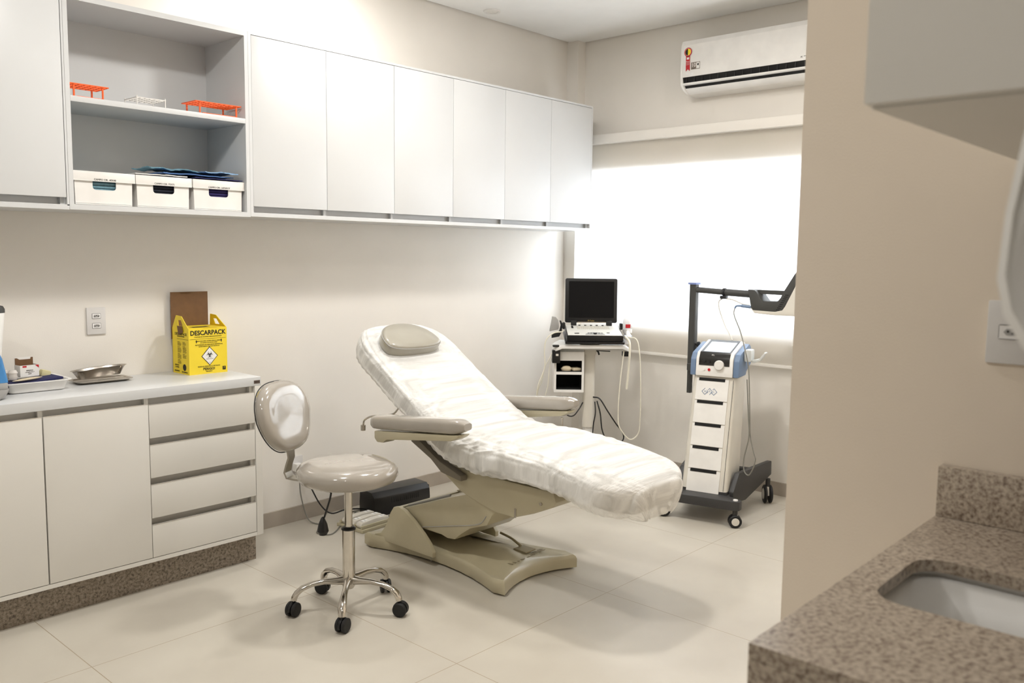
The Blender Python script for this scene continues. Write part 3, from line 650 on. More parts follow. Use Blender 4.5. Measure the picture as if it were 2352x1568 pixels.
# base: plate with concave sides
def base_outline(o, mul=1):
    C = [(-2.435, -1.60), (-1.845, -1.615), (-1.845, -.56), (-2.435, -.56)]; inn = [(CX, -1.505), (-1.965, -1.08), (CX, -.66), (-2.315, -1.08)]; out = []
    for i in range(4):
        a = Vector(C[i]); c = Vector(C[(i+1) % 4]); m = Vector(inn[i]); n = 9
        for k in range(n+1):
            u = k/n; tt = .085+.83*u
            p = a*(1-tt)**2+(m*2-(a+c)/2)*2*tt*(1-tt)+c*tt*tt
            out.append(p)
    cen = Vector((CX, -1.08)); res = []
    for p in out:
        d = (p-cen); res.append(cen+d*(1-o/d.length))
    return res
def top_z(x, y):
    e = 1-min(1, abs(x-CX)/.20); return .066+.042*(e**.8)*(1 if y > -1.2 else max(.25, 1-(-1.2-y)/.45))
rs = []
for o, z in ((.012, .006), (0, .010), (0, .050), (.006, .062), (.020, .070)): rs.append([(p.x, p.y, z) for p in base_outline(o)])
for o in (.05, .10, .16, .22): rs.append([(p.x, p.y, top_z(p.x, p.y)) for p in base_outline(o)])
build('base', MB().loft(rs), M_beige, t, True, 50)
build('base_seam', MB().prism([(-2.330, .010), (-2.330, .0465), (-2.3285, .0465), (-2.3285, .010)], -1.034, -1.031, 'xz').cyl((-2.316, -1.0, .03), (-2.309, -1.0, .03), .003, seg=8), M_sockg, t, True, 0)
for x, y in ((-2.36, -.66), (-1.92, -.66), (-2.36, -1.49), (-1.92, -1.50)): build('foot_pad', MB().cyl((x, y, 0), (x, y, .0075), .02), M_rubber, t, True)
b = MB()
b.text('medline', .085, T((-2.10, -1.435, .0785)) @ Matrix.Rotation(R(4), 4, 'Z') @ Matrix.Rotation(R(-8), 4, 'X'), .001)
build('embossed_name', b, mat('embossed_shadow', (150, 140, 116), .5), t, True, 0)
# cheek plates of the rear tower
fin = [(-.62, .058), (-.70, .085), (-.735, .125), (-.775, .205), (-.80, .238), (-.835, .247), (-.88, .236), (-.947, .198), (-1.02, .146), (-1.06, .110), (-1.085, .075), (-1.085, .05), (-.62, .05)]
for x0, x1 in ((-2.368, -2.345), (-1.935, -1.912)): build('tower_cheek', MB().prism(fin, x0, x1, 'yz', .006), M_beige, t, True, 40)
build('tower_back', MB().prism([(-.62, .058), (-.70, .085), (-.735, .125), (-.775, .205), (-.80, .235), (-.82, .235), (-.82, .07)], -2.3445, -1.9355, 'yz'), M_beige, t, True, 40)
arm = [(-.830, .232), (-1.135, .345), (-1.30, .40), (-1.47, .352), (-1.44, .325), (-1.409, .272), (-1.30, .232), (-1.247, .196), (-1.198, .157), (-1.15, .152), (-1.109, .160), (-.97, .160), (-.86, .15)]
build('lift_arm', MB().prism(arm, -2.335, -1.945, 'yz', .012), M_beige, t, True, 40)
build('lift_arm_seam', MB().tube([(-2.3365, -.98, .170), (-2.3365, -1.20, .225), (-2.3365, -1.30, .25), (-2.3365, -1.37, .275), (-2.3365, -1.405, .315)], .0022, 6).tube([(-2.30, -.835, .2395), (-2.30, -1.135, .352)], .006, 6), M_sockg, t, True)
pan = [(-1.05, .53), (-1.098, .507), (-1.152, .455), (-1.25, .40), (-1.353, .372), (-1.462, .349), (-1.579, .349), (-1.691, .390), (-1.791, .436), (-1.815, .463), (-1.80, .505), (-1.30, .505)]
build('under_seat_pan', MB().prism(pan, -2.345, -1.935, 'yz', .014), M_beige, t, True, 40)
build('pan_clip', MB().box(-2.348, -2.345, -1.595, -1.585, .352, .392, 0).cyl((-2.350, -1.735, .443), (-2.344, -1.735, .443), .007), M_steel, t, True)
build('pivot_bracket', MB().prism([(-.955, .600), (-1.01, .615), (-1.16, .535), (-1.30, .49), (-1.30, .465), (-1.17, .485), (-1.10, .535)], -2.395, -2.352, 'yz', .006), mat('grey_bracket', (120, 112, 98), .5), t, True)
# pedal rod on the base
build('pedal_lever', MB().tube([(-2.02, -1.20, .118), (-2.03, -1.28, .112), (-2.05, -1.36, .098)], .006).box(-2.09, -2.02, -1.43, -1.35, .086, .094, .003), mat('lever_olive', (150, 140, 112), .5), t, True)
# upholstery ---------------------------------------------------------------
CL = [(-.50, 1.105), (-.62, 1.050), (-.75, .970), (-.90, .875), (-1.05, .785), (-1.17, .710), (-1.28, .665), (-1.42, .652), (-1.60, .650), (-1.80, .645), (-1.95, .630), (-2.08, .605), (-2.19, .570)]
def cr(P, u):
    n = len(P)-1; i = min(int(u*n), n-1); s = u*n-i; g = lambda k: P[max(0, min(n, k))]
    a, b, c, d = g(i-1), g(i), g(i+1), g(i+2)
    return [.5*((2*b[k])+(c[k]-a[k])*s+(2*a[k]-5*b[k]+4*c[k]-d[k])*s*s+(3*b[k]-a[k]-3*c[k]+d[k])*s**3) for k in range(len(a))]
WD = [(.17,), (.255,), (.285,), (.285,), (.283,), (.28,), (.28,), (.28,), (.28,), (.278,), (.268,), (.245,), (.17,)]
def frame(u):
    y, z = cr(CL, u); y1, z1 = cr(CL, min(1, u+.01)); y0, z0 = cr(CL, max(0, u-.01)); tg = Vector((0, y1-y0, z1-z0)).normalized()
    nn = Vector((0, -tg.z, tg.y)); nn = nn if nn.z > 0 else -nn
    return Vector((CX, y, z)), tg, nn
def halfw(u):
    y_, z_ = cr(CL, u); d = (y_+2.215) if u > .5 else 9; d0 = (-.485-y_) if u < .5 else 9
    w_ = .282
    if d < .20: w_ *= max(.30, (1-(1-d/.20)**2.2))**.45
    if d0 < .24: w_ *= max(.25, (1-(1-d0/.24)**2.2))**.40
    return w_
def section(u, grow=0, N=28, th=.115):
    p, tg, nn = frame(u); hw = halfw(u)+grow; e = min(u, 1-u)/.03; k = max(.35, min(1, e*.65+.35)) if u < .5 else max(.85, min(1, e*.15+.85)); th = th*k
    out = []
    for i in range(N):
        a = 2*pi*i/N; ex = .38
        x = hw*math.copysign(abs(cos(a))**ex, cos(a)); z = math.copysign(abs(sin(a))**ex, sin(a))*(th/2+grow)
        crown = .010*(1-(x/hw)**2)
        out.append(p+Vector((x, 0, 0))+nn*(z-th/2-(.0 if k == 1 else (1-k)*.05)+(crown if z > 0 else 0)))
    return out
NS = 60
build('mattress', MB().loft([section(i/NS) for i in range(NS+1)]), M_vinyl, t, True, 60)
# headrest pad
p, tg, nn = frame(.155); tg = -tg; hb_ = Matrix(((1, 0, 0, CX-.055), (0, tg.y, nn.y, p.y), (0, tg.z, nn.z, p.z), (0, 0, 0, 1)))
if tg.z < 0: pass
rs = []
def hp(sc, z):
    out = []
    for i in range(44):
        a = 2*pi*i/44; x = .172*math.copysign(abs(cos(a))**.85, cos(a)); y = .142*sin(a) if sin(a) > 0 else .062*math.copysign(abs(sin(a))**.7, -1)
        out.append(hb_ @ Vector((x*sc, y*sc+.02, z)))
    return out
for sc, z in ((.02, .016), (.93, .014), (.985, .018), (1, .028), (1, .060), (.975, .070), (.90, .076), (.5, .080), (.02, .080)): rs.append(hp(sc, z))
build('headrest', MB().loft(rs), M_vinyl, t, True, 50)
build('headrest_piping', MB().tube([*hp(1.0, .063), hp(1.0, .063)[0]], .0022, 6, 2), M_sockg, t, True)
# armrests
def armrest(x0, x1, y0, y1, zb, zf, nm):
    rs = []; N = 26
    for i in range(N+1):
        u = i/N; y = y0+(y1-y0)*u; e0 = min(1, u/.06); e1 = min(1, (1-u)/.12); k = (1-(1-e0)**2)**.5*.25+.75 if e0 < 1 else ((1-(1-e1)**2)**.5 if e1 < 1 else 1); k = max(k, .25)
        c = Vector(((x0+x1)/2, y, zb+(zf-zb)*u)); w_ = (x1-x0)/2*max(k, .5); h_ = .034*max(k, .45)
        rs.append([c+Vector((w_*math.copysign(abs(cos(a))**.6, cos(a)), 0, h_*math.copysign(abs(sin(a))**.6, sin(a)))) for a in [2*pi*j/20 for j in range(20)]])
    a = build('armrest', MB().loft(rs), M_vinylp, t, True, 60)
    pr_ = [(y0-.03*0-.03, zb-.036), (y1+.02, zf-.036), (y1+.035, zf-.050), (y1+.07, zf-.068), (y0-.12, zb-.066), (y0-.09, zb-.085), (y0-.05, zb-.088), (y0-.03, zb-.07)]
    build('armrest_shell', MB().prism(pr_, x0+.010, x1-.010, 'yz', .006), M_beige, a, True, 40)
armrest(-2.545, -2.452, -.83, -1.45, .690, .752, 'near')
armrest(-1.828, -1.745, -.95, -1.475, .715, .770, 'far')
build('far_arm_post', MB().cyl((-1.79, -1.39, .32), (-1.79, -1.39, .69), .006).tube([(-1.79, -1.39, .33), (-1.85, -1.40, .36), (-1.96, -1.41, .42)], .006), M_steel, t, True)
build('release_lever', MB().tube([(-2.40, -.95, .80), (-2.42, -.905, .755), (-2.44, -.885, .725), (-2.47, -.84, .715), (-2.50, -.80, .71), (-2.52, -.77, .69), (-2.525, -.765, .665)], .0045), M_chrome, t, True)
build('lever_knob', MB().cyl((-2.525, -.765, .640), (-2.525, -.765, .666), .012), M_steel, t, True)

# disposable crepe cover ----------------------------------------------------
def cover():
    mb = MB(); NU, NV = 300, 150; uvl = mb.bm.loops.layers.uv.new('UVMap'); G = []
    for i in range(NU+1):
        u = i/NU; us = u*.985+.0075; p, tg, nn = frame(us); hw0 = halfw(us); row = []
        e = min(us, 1-us)/.03; k = max(.35, min(1, e*.65+.35)) if us < .5 else max(.85, min(1, e*.15+.85)); th = .115*k
        for j in range(NV+1):
            v = j/NV*2-1                                  # -1 near-side hem .. 1 far-side hem
            drop = 1.17                                    # angle past the horizontal
            a = pi/2-v*(pi/2+.55)                          # top = pi/2
            ex = .42; ca = math.copysign(abs(cos(a))**ex, cos(a)); sa = math.copysign(abs(sin(a))**ex, sin(a))
            grow = .010
            # seat area: fabric bridges loosely, foot: gathered
            side = abs(v)
            w1 = noise.noise(Vector((us*46, v*3.2, 1.7)))                      # cross folds
            w2 = noise.noise(Vector((us*9+v*5, v*10, 5.1)))
            w3 = noise.noise(Vector((us*95, v*7, 9.3)))
            seat = math.exp(-((us-.60)/.16)**2); head = math.exp(-((us-.08)/.09)**2)
            amp = .0022+.007*seat+.004*head+.006*max(0, side-.62)
            g = grow+amp*(1+w2)*.9+.0006*w3+.0012*w1*(1+2.5*max(0, side-.6))
            fold = abs(noise.noise(Vector((us*20-v*4*seat, v*2.1+us*7, 3.3)))); g += .022*(seat+.12)*(.30-min(.30, fold))
            gather = max(0, side-.80)/.2
            g -= .006*gather; g += gather*.0018*sin(us*260+3*w2)
            x = (hw0+g)*ca; z = sa*(th/2+g); crown = .010*(1-(x/(hw0+g))**2)
            hang = 0
            if side > .8: hang = gather*(.004+.012*noise.noise(Vector((us*9, 0, 8+(v > 0))))+.018*math.exp(-((us-.93)/.07)**2))
            q = p+Vector((x, 0, 0))+nn*(z-th/2-(1-k)*.05*(k < 1)+(crown if z > 0 else 0))-Vector((0, 0, hang))
            if us > .95: q -= tg*(-1)*0
            row.append(mb.bm.verts.new(q))
        G.append(row)
    for i in range(NU):
        for j in range(NV):
            f = mb.bm.faces.new((G[i][j], G[i+1][j], G[i+1][j+1], G[i][j+1]))
            for lp, (a, b) in zip(f.loops, ((i, j), (i+1, j), (i+1, j+1), (i, j+1))): lp[uvl].uv = (b/NV, a/NU*2.4)
    # ends: rows contract towards the underside
    for row, du, sg in ((G[0], 0, 1), (G[-1], 1, -1)):
        prev = row; _, tg, nn = frame(.0075 if du == 0 else .9925); out = tg*(-1 if du == 0 else 1)
        cen = min((v.co for v in row), key=lambda c_: c_.dot(nn))
        for st in range(1, 13):
            s = st/12; new = []
            for j, v0 in enumerate(row):
                g = noise.noise(Vector((j*.16, st*.12, 4+du)))*.007*s+noise.noise(Vector((j*.5, st*.2, 4+du)))*.003*s
                sh = sin(s*pi/2); c = v0.co.copy(); c.x = CX+(v0.co.x-CX)*(1-.5*(1-cos(s*pi/2)))
                top = max(0, (v0.co-cen).dot(nn))
                q = c+out*((.040 if du else .03)*sh+g)-nn*(top*(.97 if du else .85)+(.010 if du else .0))*(1-cos(s*pi/2))-nn*g*.4
                new.append(mb.bm.verts.new(q))
            for j in range(NV):
                f = mb.bm.faces.new((prev[j], new[j], new[j+1], prev[j+1]) if du else (new[j], prev[j], prev[j+1], new[j+1]))
                for lp, jj in zip(f.loops, (j, j, j+1, j+1)): lp[uvl].uv = (jj/NV, du*2.4+s*.12)
            prev = new
    bmesh.ops.recalc_face_normals(mb.bm, faces=mb.bm.faces[:])
    return mb
tag(build('disposable_cover', cover(), M_cover, None, False, 180), 'white translucent crepe cover stretched over the treatment chair', 'disposable cover')

# ================================================================== FLOOR ITEMS BY THE BACK WALL
t = thing('foot_control', 'cream foot control with rocker pedals on the floor behind the chair base', 'foot control', (-2.18, -.33, 0), R(3))
b = MB().box(-.115, .125, -.115, .10, .0, .018, .005)
for y in (-.095, -.04, .02, .078): b.box(-.11, .115, y-.008, y+.004, .018, .036, .003)
build('housing', b, M_beige, t)
ipd = MB()
for y in (-.072, -.015, .045):
    p_ = build('pedal', MB().prism([(-.100, .020), (-.108, .034), (-.098, .050), (0, .056), (.09, .050), (.098, .030), (.098, .020)], y-.0215, y+.0215, 'xz', .004), M_plg, t)
    build('pedal_symbols', MB().box(-.085, -.045, y-.012, y+.012, .0515, .0545).box(.035, .075, y-.012, y+.012, .0525, .0550), M_paper, p_)
    build('pedal_arrows', MB().text('<<', .016, T((-.065, y, .0546)) @ Matrix.Rotation(R(-90), 4, 'Z')).text('>>', .016, T((.055, y, .0551)) @ Matrix.Rotation(R(-90), 4, 'Z')), M_ink, p_, False, 0)
t = thing('power_supply', 'black vented power supply box on the floor beside the back wall', 'power unit', (-1.85, -.22, 0), R(-6))
build('case', MB().prism([(-.075, .0), (.075, .0), (.078, .06), (.07, .138), (-.05, .138), (-.078, .11), (-.083, .06)], -.215, .17, 'yz', .004), M_black, t)
v = MB()
for i in range(14): v.prism([(-.0835, .07), (-.079, .10), (-.0775, .10), (-.082, .07)], -.10+i*.014, -.094+i*.014, 'yz')
build('vents', v, M_hole, t, False, 0)
build('face_plate', MB().box(.1705, .176, -.065, .065, .015, .125, .004), M_dark, t)
build('power_inlet', MB().cyl((.176, -.03, .07), (.190, -.03, .07), .022).box(.1765, .179, -.045, -.018, .10, .115), mat('inlet_grey', (70, 68, 66), .4), t)
tag(build('coiled_cord', MB().tube([(-2.06-.05*cos(a*.1)+a*.001, -.15-.0028*a+.012*sin(a*2.4)*0, .0105) for a in range(0, 30)], lambda u: .008+.0015*sin(u*260), 8, 10), M_cableg), 'grey coiled cord on the floor between foot control and black box', 'cord')
tag(build('grey_cable', MB().tube([(-2.395, -.03, .27), (-2.40, -.05, .15), (-2.38, -.09, .02), (-2.36, -.18, .004), (-2.45, -.27, .004), (-2.40, -.34, .004), (-2.20, -.18, .0045), (-2.10, -.10, .0045), (-1.98, -.125, .004)], .0035), M_cableg), 'thin grey cable looping on the floor by the baseboard', 'cable')
tag(build('black_cable', MB().tube([(-2.405, -.078, .27), (-2.40, -.12, .24), (-2.36, -.17, .12), (-2.30, -.19, .0595), (-2.2, -.19, .0595), (-2.06, -.19, .03), (-2.045, -.26, .0045), (-1.98, -.33, .0045), (-1.93, -.42, .0045)], .004), M_black), 'black power cable running from the low outlet over the floor', 'cable')

# ================================================================== ULTRASOUND CART (faces the camera side)
UA = R(-47.6); ZS = 1.055; US = (-.6, -.6, 0)
t = thing('ultrasound_cart', 'white ultrasound cart on a grey column with a storage box below', 'medical cart', US, UA)
b = MB().prism(rrect(-.20, .285, -.16, .17, .05, 5), .868, .892, 'xy', .006, Matrix.Identity(4))
for v in b.bm.verts:
    k = max(0, -v.co.x-.10)+max(0, v.co.x-.19); v.co.z -= k*.45
build('tray', b, M_pl, t, False, 50)
build('tray_bracket', MB().loft([[(x, y, z) for x, y in rrect(cx_-hx, cx_+hx, -.05, .09, .012, 3)] for z, cx_, hx in ((.80, .037, .040), (.835, .037, .045), (.8675, .037, .065))]), M_plg, t)
build('column', MB().loft([[(x, y, z) for x, y in rrect(-.001, .075, -.03, .06, .02, 4)] for z in (.345, .7995)]), M_plg, t)
build('inner_column', MB().loft([[(x, y, z) for x, y in rrect(.007, .067, -.02, .05, .018, 4)] for z in (.17, .3445)]), M_pl, t)
build('base', MB().prism([(-.25, .055), (-.19, .13), (-.02, .17), (.09, .17), (.25, .15), (.285, .12), (.285, .055)], -.14, .22, 'xz', .012), M_grey2, t)
def ucaster(x, y):
    c = build('caster', MB().cyl((0, 0, .04), (0, 0, .056), .010), M_grey2, t); c.location = (x, y, 0)
    build('wheel', MB().lathe([(.001, -.012), (.022, -.012), (.027, -.008), (.027, .008), (.022, .012), (.001, .012)], (0, 0, .0275), 'y', 20), M_rubber, c)
for x in (-.22, .25):
    for y in (-.11, .19): ucaster(x, y)
build('black_handle', MB().tube([(.082, -.06, .858), (.083, -.06, .835), (.092, -.062, .829), (.165, -.062, .826)], .0055).tube([(.076, -.035, .826), (.088, -.05, .82), (.096, -.05, .80)], .006), M_black, t)
for x in (-.186, .262):
    build('probe_holder', MB().box(x-.026, x+.026, -.135, -.08, .755 if x < 0 else .80, .834, .006), M_black, t)
build('holder_slot', MB().box(-.21, -.168, -.155, -.10, .855, .865, .004).xf(Matrix.Identity(4)), M_black, t)
build('bin_front', MB().box(-.188, -.172, -.14, -.125, .80, .812), M_plg, t)
# storage box on the column
b = MB(); X0, X1, Z0, Z1, Yf, Yb = -.196, -.004, .572, .822, -.10, .10
b.box(X0, X1, Yf, Yb, Z1-.055, Z1, .003).box(X0, X1, Yf, Yb, Z0, Z0+.016, .002).box(X0, X0+.014, Yf, Yb, Z0+.016, Z1-.055).box(X1-.014, X1, Yf, Yb, Z0+.016, Z1-.055).box(X0+.014, X1-.014, Yf, Yb, .682, .698).box(X0+.014, X1-.014, Yb-.004, Yb, Z0+.016, Z1-.055)
sb = build('storage_bin', b, M_pl, t, False, 30)
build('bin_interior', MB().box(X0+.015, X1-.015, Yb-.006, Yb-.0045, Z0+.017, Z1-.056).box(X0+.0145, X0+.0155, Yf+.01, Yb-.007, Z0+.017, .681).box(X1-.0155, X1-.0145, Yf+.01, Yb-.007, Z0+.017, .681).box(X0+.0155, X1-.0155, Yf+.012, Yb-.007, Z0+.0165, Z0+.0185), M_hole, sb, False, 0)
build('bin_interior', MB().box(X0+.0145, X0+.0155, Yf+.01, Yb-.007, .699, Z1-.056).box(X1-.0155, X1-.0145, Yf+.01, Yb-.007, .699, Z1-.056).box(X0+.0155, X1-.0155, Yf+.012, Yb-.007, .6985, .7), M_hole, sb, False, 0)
build('bin_top', MB().prism([(X0+.004, Z1), (X1-.002, Z1), (X1-.004, Z1+.018), (X0+.02, Z1+.024)], Yf+.01, Yb, 'xz', .003), mat('bin_grey', (172, 172, 170), .5), sb)
def bcable(pts, m, nm, label, r, par=None):
    mb = MB().tube(pts, r); Mx = T(US) @ Matrix.Rotation(UA, 4, 'Z') @ Matrix.Diagonal((1, 1, ZS, 1)); mb.xf(Mx)
    return tag(build(nm, mb, m), label, 'cable', 'ultrasound cables')
tw = Matrix.Rotation(UA, 4, 'Z'); ZS = 1.055
mb = MB().lathe([(.001, 0), (.03, .002), (.036, .015), (.022, .03), (.001, .034)], (0, 0, 0), 'z', 18, None, 1, .6).xf(T(US) @ tw @ T((-.115, -.06, .7003*ZS)))
tag(build('wrapped_instrument', mb, M_tissue), 'cream wrapped item inside the upper compartment of the cart bin', 'medical item')
mb = MB().box(-.03, .03, -.03, .03, 0, .02, .009).xf(T(US) @ tw @ T((-.055, -.04, .7005*ZS)) @ Matrix.Rotation(.4, 4, 'Z'))
tag(build('gauze_roll', mb, M_tissue), 'small cream pad lying right of the wrapped item in the cart bin', 'medical item')
# ultrasound machine on the tray
t.scale = (1, 1, ZS)
t = thing('ultrasound_machine', 'portable ultrasound machine with open black screen on the white cart', 'ultrasound machine', (US[0], US[1], .893*ZS+.001), UA)
def ZU(z): return z-.893
Mk = T((.052, -.02, 0)) @ Matrix.Rotation(R(9), 4, 'X')
build('chassis', MB().box(-.175, .182, -.150, .135, .022, .060, .006, Mk), M_black, t)
build('base_plate', MB().box(-.185, .192, -.156, .12, .004, .0215, .006, Mk), M_black, t)
build('console', MB().box(-.168, .175, -.147, .128, .0603, .0635, .002, Mk), mat('console_pale', (222, 220, 212), .45), t)
kk = MB()
for i in range(5): kk.box(-.085+i*.038, -.071+i*.038, .098, .110, .0636, .068, .001, Mk)
kk.box(-.135, -.122, .03, .085, .0636, .066, 0, Mk).box(-.125, -.095, -.115, -.10, .0636, .066, .002, Mk).box(.082, .10, -.095, -.085, .0636, .066, 0, Mk)
build('function_buttons', kk, M_black, t)
b = MB()
for r_ in range(4):
    for c_ in range(17): b.box(-.098+c_*.0125, -.088+c_*.0125, .075-r_*.022, .089-r_*.022, .0636, .0655, .0005, Mk)
build('keyboard', b, M_plg, t, False, 0)['kind'] = 'stuff'
build('control_arc', MB().prism([(.062*cos(pi*i/16)+.005, -.14+.062*sin(pi*i/16)) for i in range(17)], .0636, .0652, 'xy', 0, Mk), mat('control_grey', (165, 165, 162), .45), t)
b = MB().cyl(Mk @ Vector((.005, -.122, .065)), Mk @ Vector((.005, -.122, .070)), .010)
for i in range(6): b.box(-.04+i*.017, -.03+i*.017, -.105, -.098, .0653, .067, 0, Mk)
build('trackball', b, M_dark, t)
for s in (-1, 1): build('side_handle', MB().box(.052+s*.186-.009, .052+s*.186+.009, -.03, .02, .062, .105, .007), M_black, t)
Ml = T((.052, .095, .085)) @ Matrix.Rotation(R(8), 4, 'X')
build('screen_lid', MB().prism(rrect(-.172, .172, .062, .355, .012, 4), -.001, .017, 'xz', .003, T((.052, .095, .096-.062)) @ Matrix.Rotation(R(-4), 4, 'X')), M_black, t)
Mq = T((.052, .095, .096-.062)) @ Matrix.Rotation(R(-4), 4, 'X')
build('display', MB().box(-.148, .15, -.0022, -.0014, .095, .335, 0, Mq), M_lcd, t)
build('screen_text', MB().text('M-Turbo', .012, Mq @ T((0, -.0024, .076)) @ FY), mat('gold_text', (190, 160, 90), .5), t, False, 0)
for x in (-.115, .118): build('hinge', MB().box(x+.052-.018, x+.052+.018, .070, .112, .076, .112, .004), M_dark, t)
build('hinge_bar', MB().box(-.04, .15, .078, .088, .098, .103), M_steel, t)
# holders, gel, probes
t2 = T(US) @ tw @ Matrix.Diagonal((1, 1, ZS, 1))
t2o = t2
t = thing('gel_bottle', 'clear gel squeeze bottle with red label upside on the cart tray', 'bottle', t2 @ Vector((.288, .06, .858)), UA)
build('bottle_body', MB().lathe([(.001, .0), (.020, .0), (.022, .07), (.029, .078), (.031, .13), (.029, .155), (.020, .175), (.012, .182), (.001, .182)], seg=24), M_bottle, t)
build('gel', MB().lathe([(.001, .004), (.017, .004), (.018, .065), (.001, .065)], seg=20), M_bottle, t)
build('red_label', MB().box(-.016, .016, -.0325, -.031, .108, .132), M_red, t, False, 0)
build('label_band', MB().lathe([(.0300, .075), (.0315, .076), (.0315, .098), (.0300, .099)], seg=24), M_paper, t)
build('nozzle', MB().lathe([(.001, .1825), (.0125, .1825), (.0125, .197), (.006, .205), (.002, .228), (.001, .228)], seg=16), M_bottle, t)
t = thing('transducer_holder', 'grey plastic transducer holder sticking out left of the ultrasound machine', 'transducer holder', t2 @ Vector((-.19, .03, .893)), UA)
build('grey_shell', MB().prism([(-.035, .045), (-.017, .142), (.006, .138), (.022, .118), (.026, .075), (.022, .058)], -.03, .03, 'xz', .004), mat('holder_grey', (160, 158, 154), .5), t)
build('clip', MB().prism([(-.02, .0), (.03, .01), (.045, .04), (.05, .09), (.04, .115), (.03, .115), (.038, .085), (.03, .05), (.02, .04), (-.02, .03)], -.01, .01, 'xz', .002), M_dark, t)
t = thing('ultrasound_probe', 'white ultrasound probe lying at the right end of the cart tray', 'ultrasound probe', t2 @ Vector((.290, -.09, .872)), UA)
build('probe_body', MB().lathe([(.001, 0), (.018, .002), (.022, .02), (.016, .05), (.010, .085), (.001, .088)], (0, 0, .0), 'y', 18).xf(T((-.01, .0, .032)) @ Matrix.Rotation(.5, 4, 'X')), M_pl, t)
build('probe_head', MB().box(-.04, .012, .0, .04, .03, .055, .008), mat('probe_blue_grey', (190, 200, 212), .4), t)
U = lambda u, v, y=0: ((u-1335)/355, y, (1103-v)/345.5)
bcable([U(1424, 785, -.13), U(1432, 800, -.19), U(1430, 860, -.19), U(1427, 892, -.19)], M_cablew, 'ultrasound_cable', 'short thick cream cable hanging straight from the right of the cart tray', .0075)
bcable([U(1432, 787, -.12), U(1448, 790, -.165), U(1455, 820, -.18), U(1459, 880, -.18), U(1460, 950, -.18), U(1457, 985, -.18), U(1440, 999, -.18), U(1422, 985, -.18), U(1411, 960, -.17), U(1413, 890, -.16), U(1423, 805, -.13)], M_cablew, 'ultrasound_cable', 'long cream cable hanging in a loop at the right of the cart', .0042)
bcable([U(1283, 776, -.14), U(1262, 778, -.16), U(1246, 792, -.16), U(1242, 815, -.16), U(1243, 850, -.16), U(1230, 885, -.16), U(1226, 910, -.15), U(1226, 960, -.12)], M_cablew, 'ultrasound_cable', 'cream cable curving down left of the white cart', .0040)
bcable([U(1263, 818, -.10), U(1250, 838, -.14), U(1243, 852, -.14), U(1237, 880, -.14), U(1228, 905, -.14), U(1229, 950, -.11)], M_cablew, 'ultrasound_cable', 'thin cream cable starting under the left cart holder', .0028)
bcable([U(1263, 822, -.09), U(1255, 850, -.1), U(1252, 890, -.1), U(1247, 910, -.1), U(1238, 960, -.1)], M_cablew, 'ultrasound_cable', 'thin cream cable right beside the cart bin', .0026)
bcable([U(1358, 918, -.035), U(1372, 920, -.07), U(1390, 945, -.08), U(1410, 972, -.08), U(1425, 990, -.08), U(1428, 1005, -.08), U(1412, 1018, -.10), U(1392, 1012, -.10), U(1378, 985, -.10), U(1373, 950, -.09), U(1366, 925, -.06)], M_black, 'power_cable', 'black cable hanging in a loop right of the cart column', .0045)
bcable([U(1362, 928, -.035), U(1363, 950, -.06), U(1359, 975, -.06), U(1357, 1005, -.06)], M_black, 'power_cable', 'black cable hanging straight along the cart column', .004)
bcable([U(1334, 930, -.036), U(1325, 942, -.07), U(1312, 956, -.08), U(1298, 955, -.08), U(1290, 940, -.08)], M_black, 'power_cable', 'black cable hanging left of the cart column', .004)

# ================================================================== TREATMENT MACHINE BY THE WINDOW
BA = math.atan2(-.975, .22); BO = (-.757, -1.598, 0)
t = thing('therapy_machine', 'tall white and blue therapy machine on a wheeled base by the window wall', 'therapy machine', BO, BA)
Ub = T(BO) @ Matrix.Rotation(BA, 4, 'Z')
def sec(z, y0, y1, w_, r): return [(x, y, z) for x, y in rrect(-w_, w_, y0, y1, r, 4)]
build('tower', MB().loft([sec(.165, .0, .27, .132, .02), sec(.45, .062, .31, .128, .02), sec(.798, .137, .37, .122, .02)]), M_plg, t, False, 50)
SL = .137/.633
def yf(z): return (z-.165)*SL
fr = MB()
for k in range(5):
    z1 = .785-k*.128; z0 = z1-.122
    y0_, y1_ = yf(z0), yf(z1)
    wx = .100
    fr.prism([(y0_-.004, z0), (y1_-.004, z1), (y1_+.002, z1), (y0_+.002, z0)], -wx-.0*k, wx, 'yz')
    build('front_panel', MB().prism([(y0_-.0045, z0), (y1_-.0045, z1), (y1_+.002, z1), (y0_+.002, z0)], -wx, wx-.012, 'yz'), M_pl, t, False, 30)
fr.bm.free()
gl = MB()
for k in range(5):
    z1 = .788-k*.128
    build('front_slot', MB().prism([(yf(z1-.016)-.0062, z1-.016), (yf(z1)-.0062, z1), (yf(z1)+.001, z1), (yf(z1-.016)+.001, z1-.016)], -.086, .066, 'yz'), M_hole, t, False, 0)
for x in (.112,): gl.prism([(-.0012, .17), (yf(.785)-.0012, .785), (yf(.785)+.001, .785), (.001, .17)], x, x+.0016, 'yz')
build('panel_seams', gl, M_ink, t, False, 0)
lg = MB(); th_ = math.atan(SL); ML = lambda x, z: T((x, yf(z)-.0056, z)) @ Matrix.Rotation(-th_, 4, 'X') @ FY
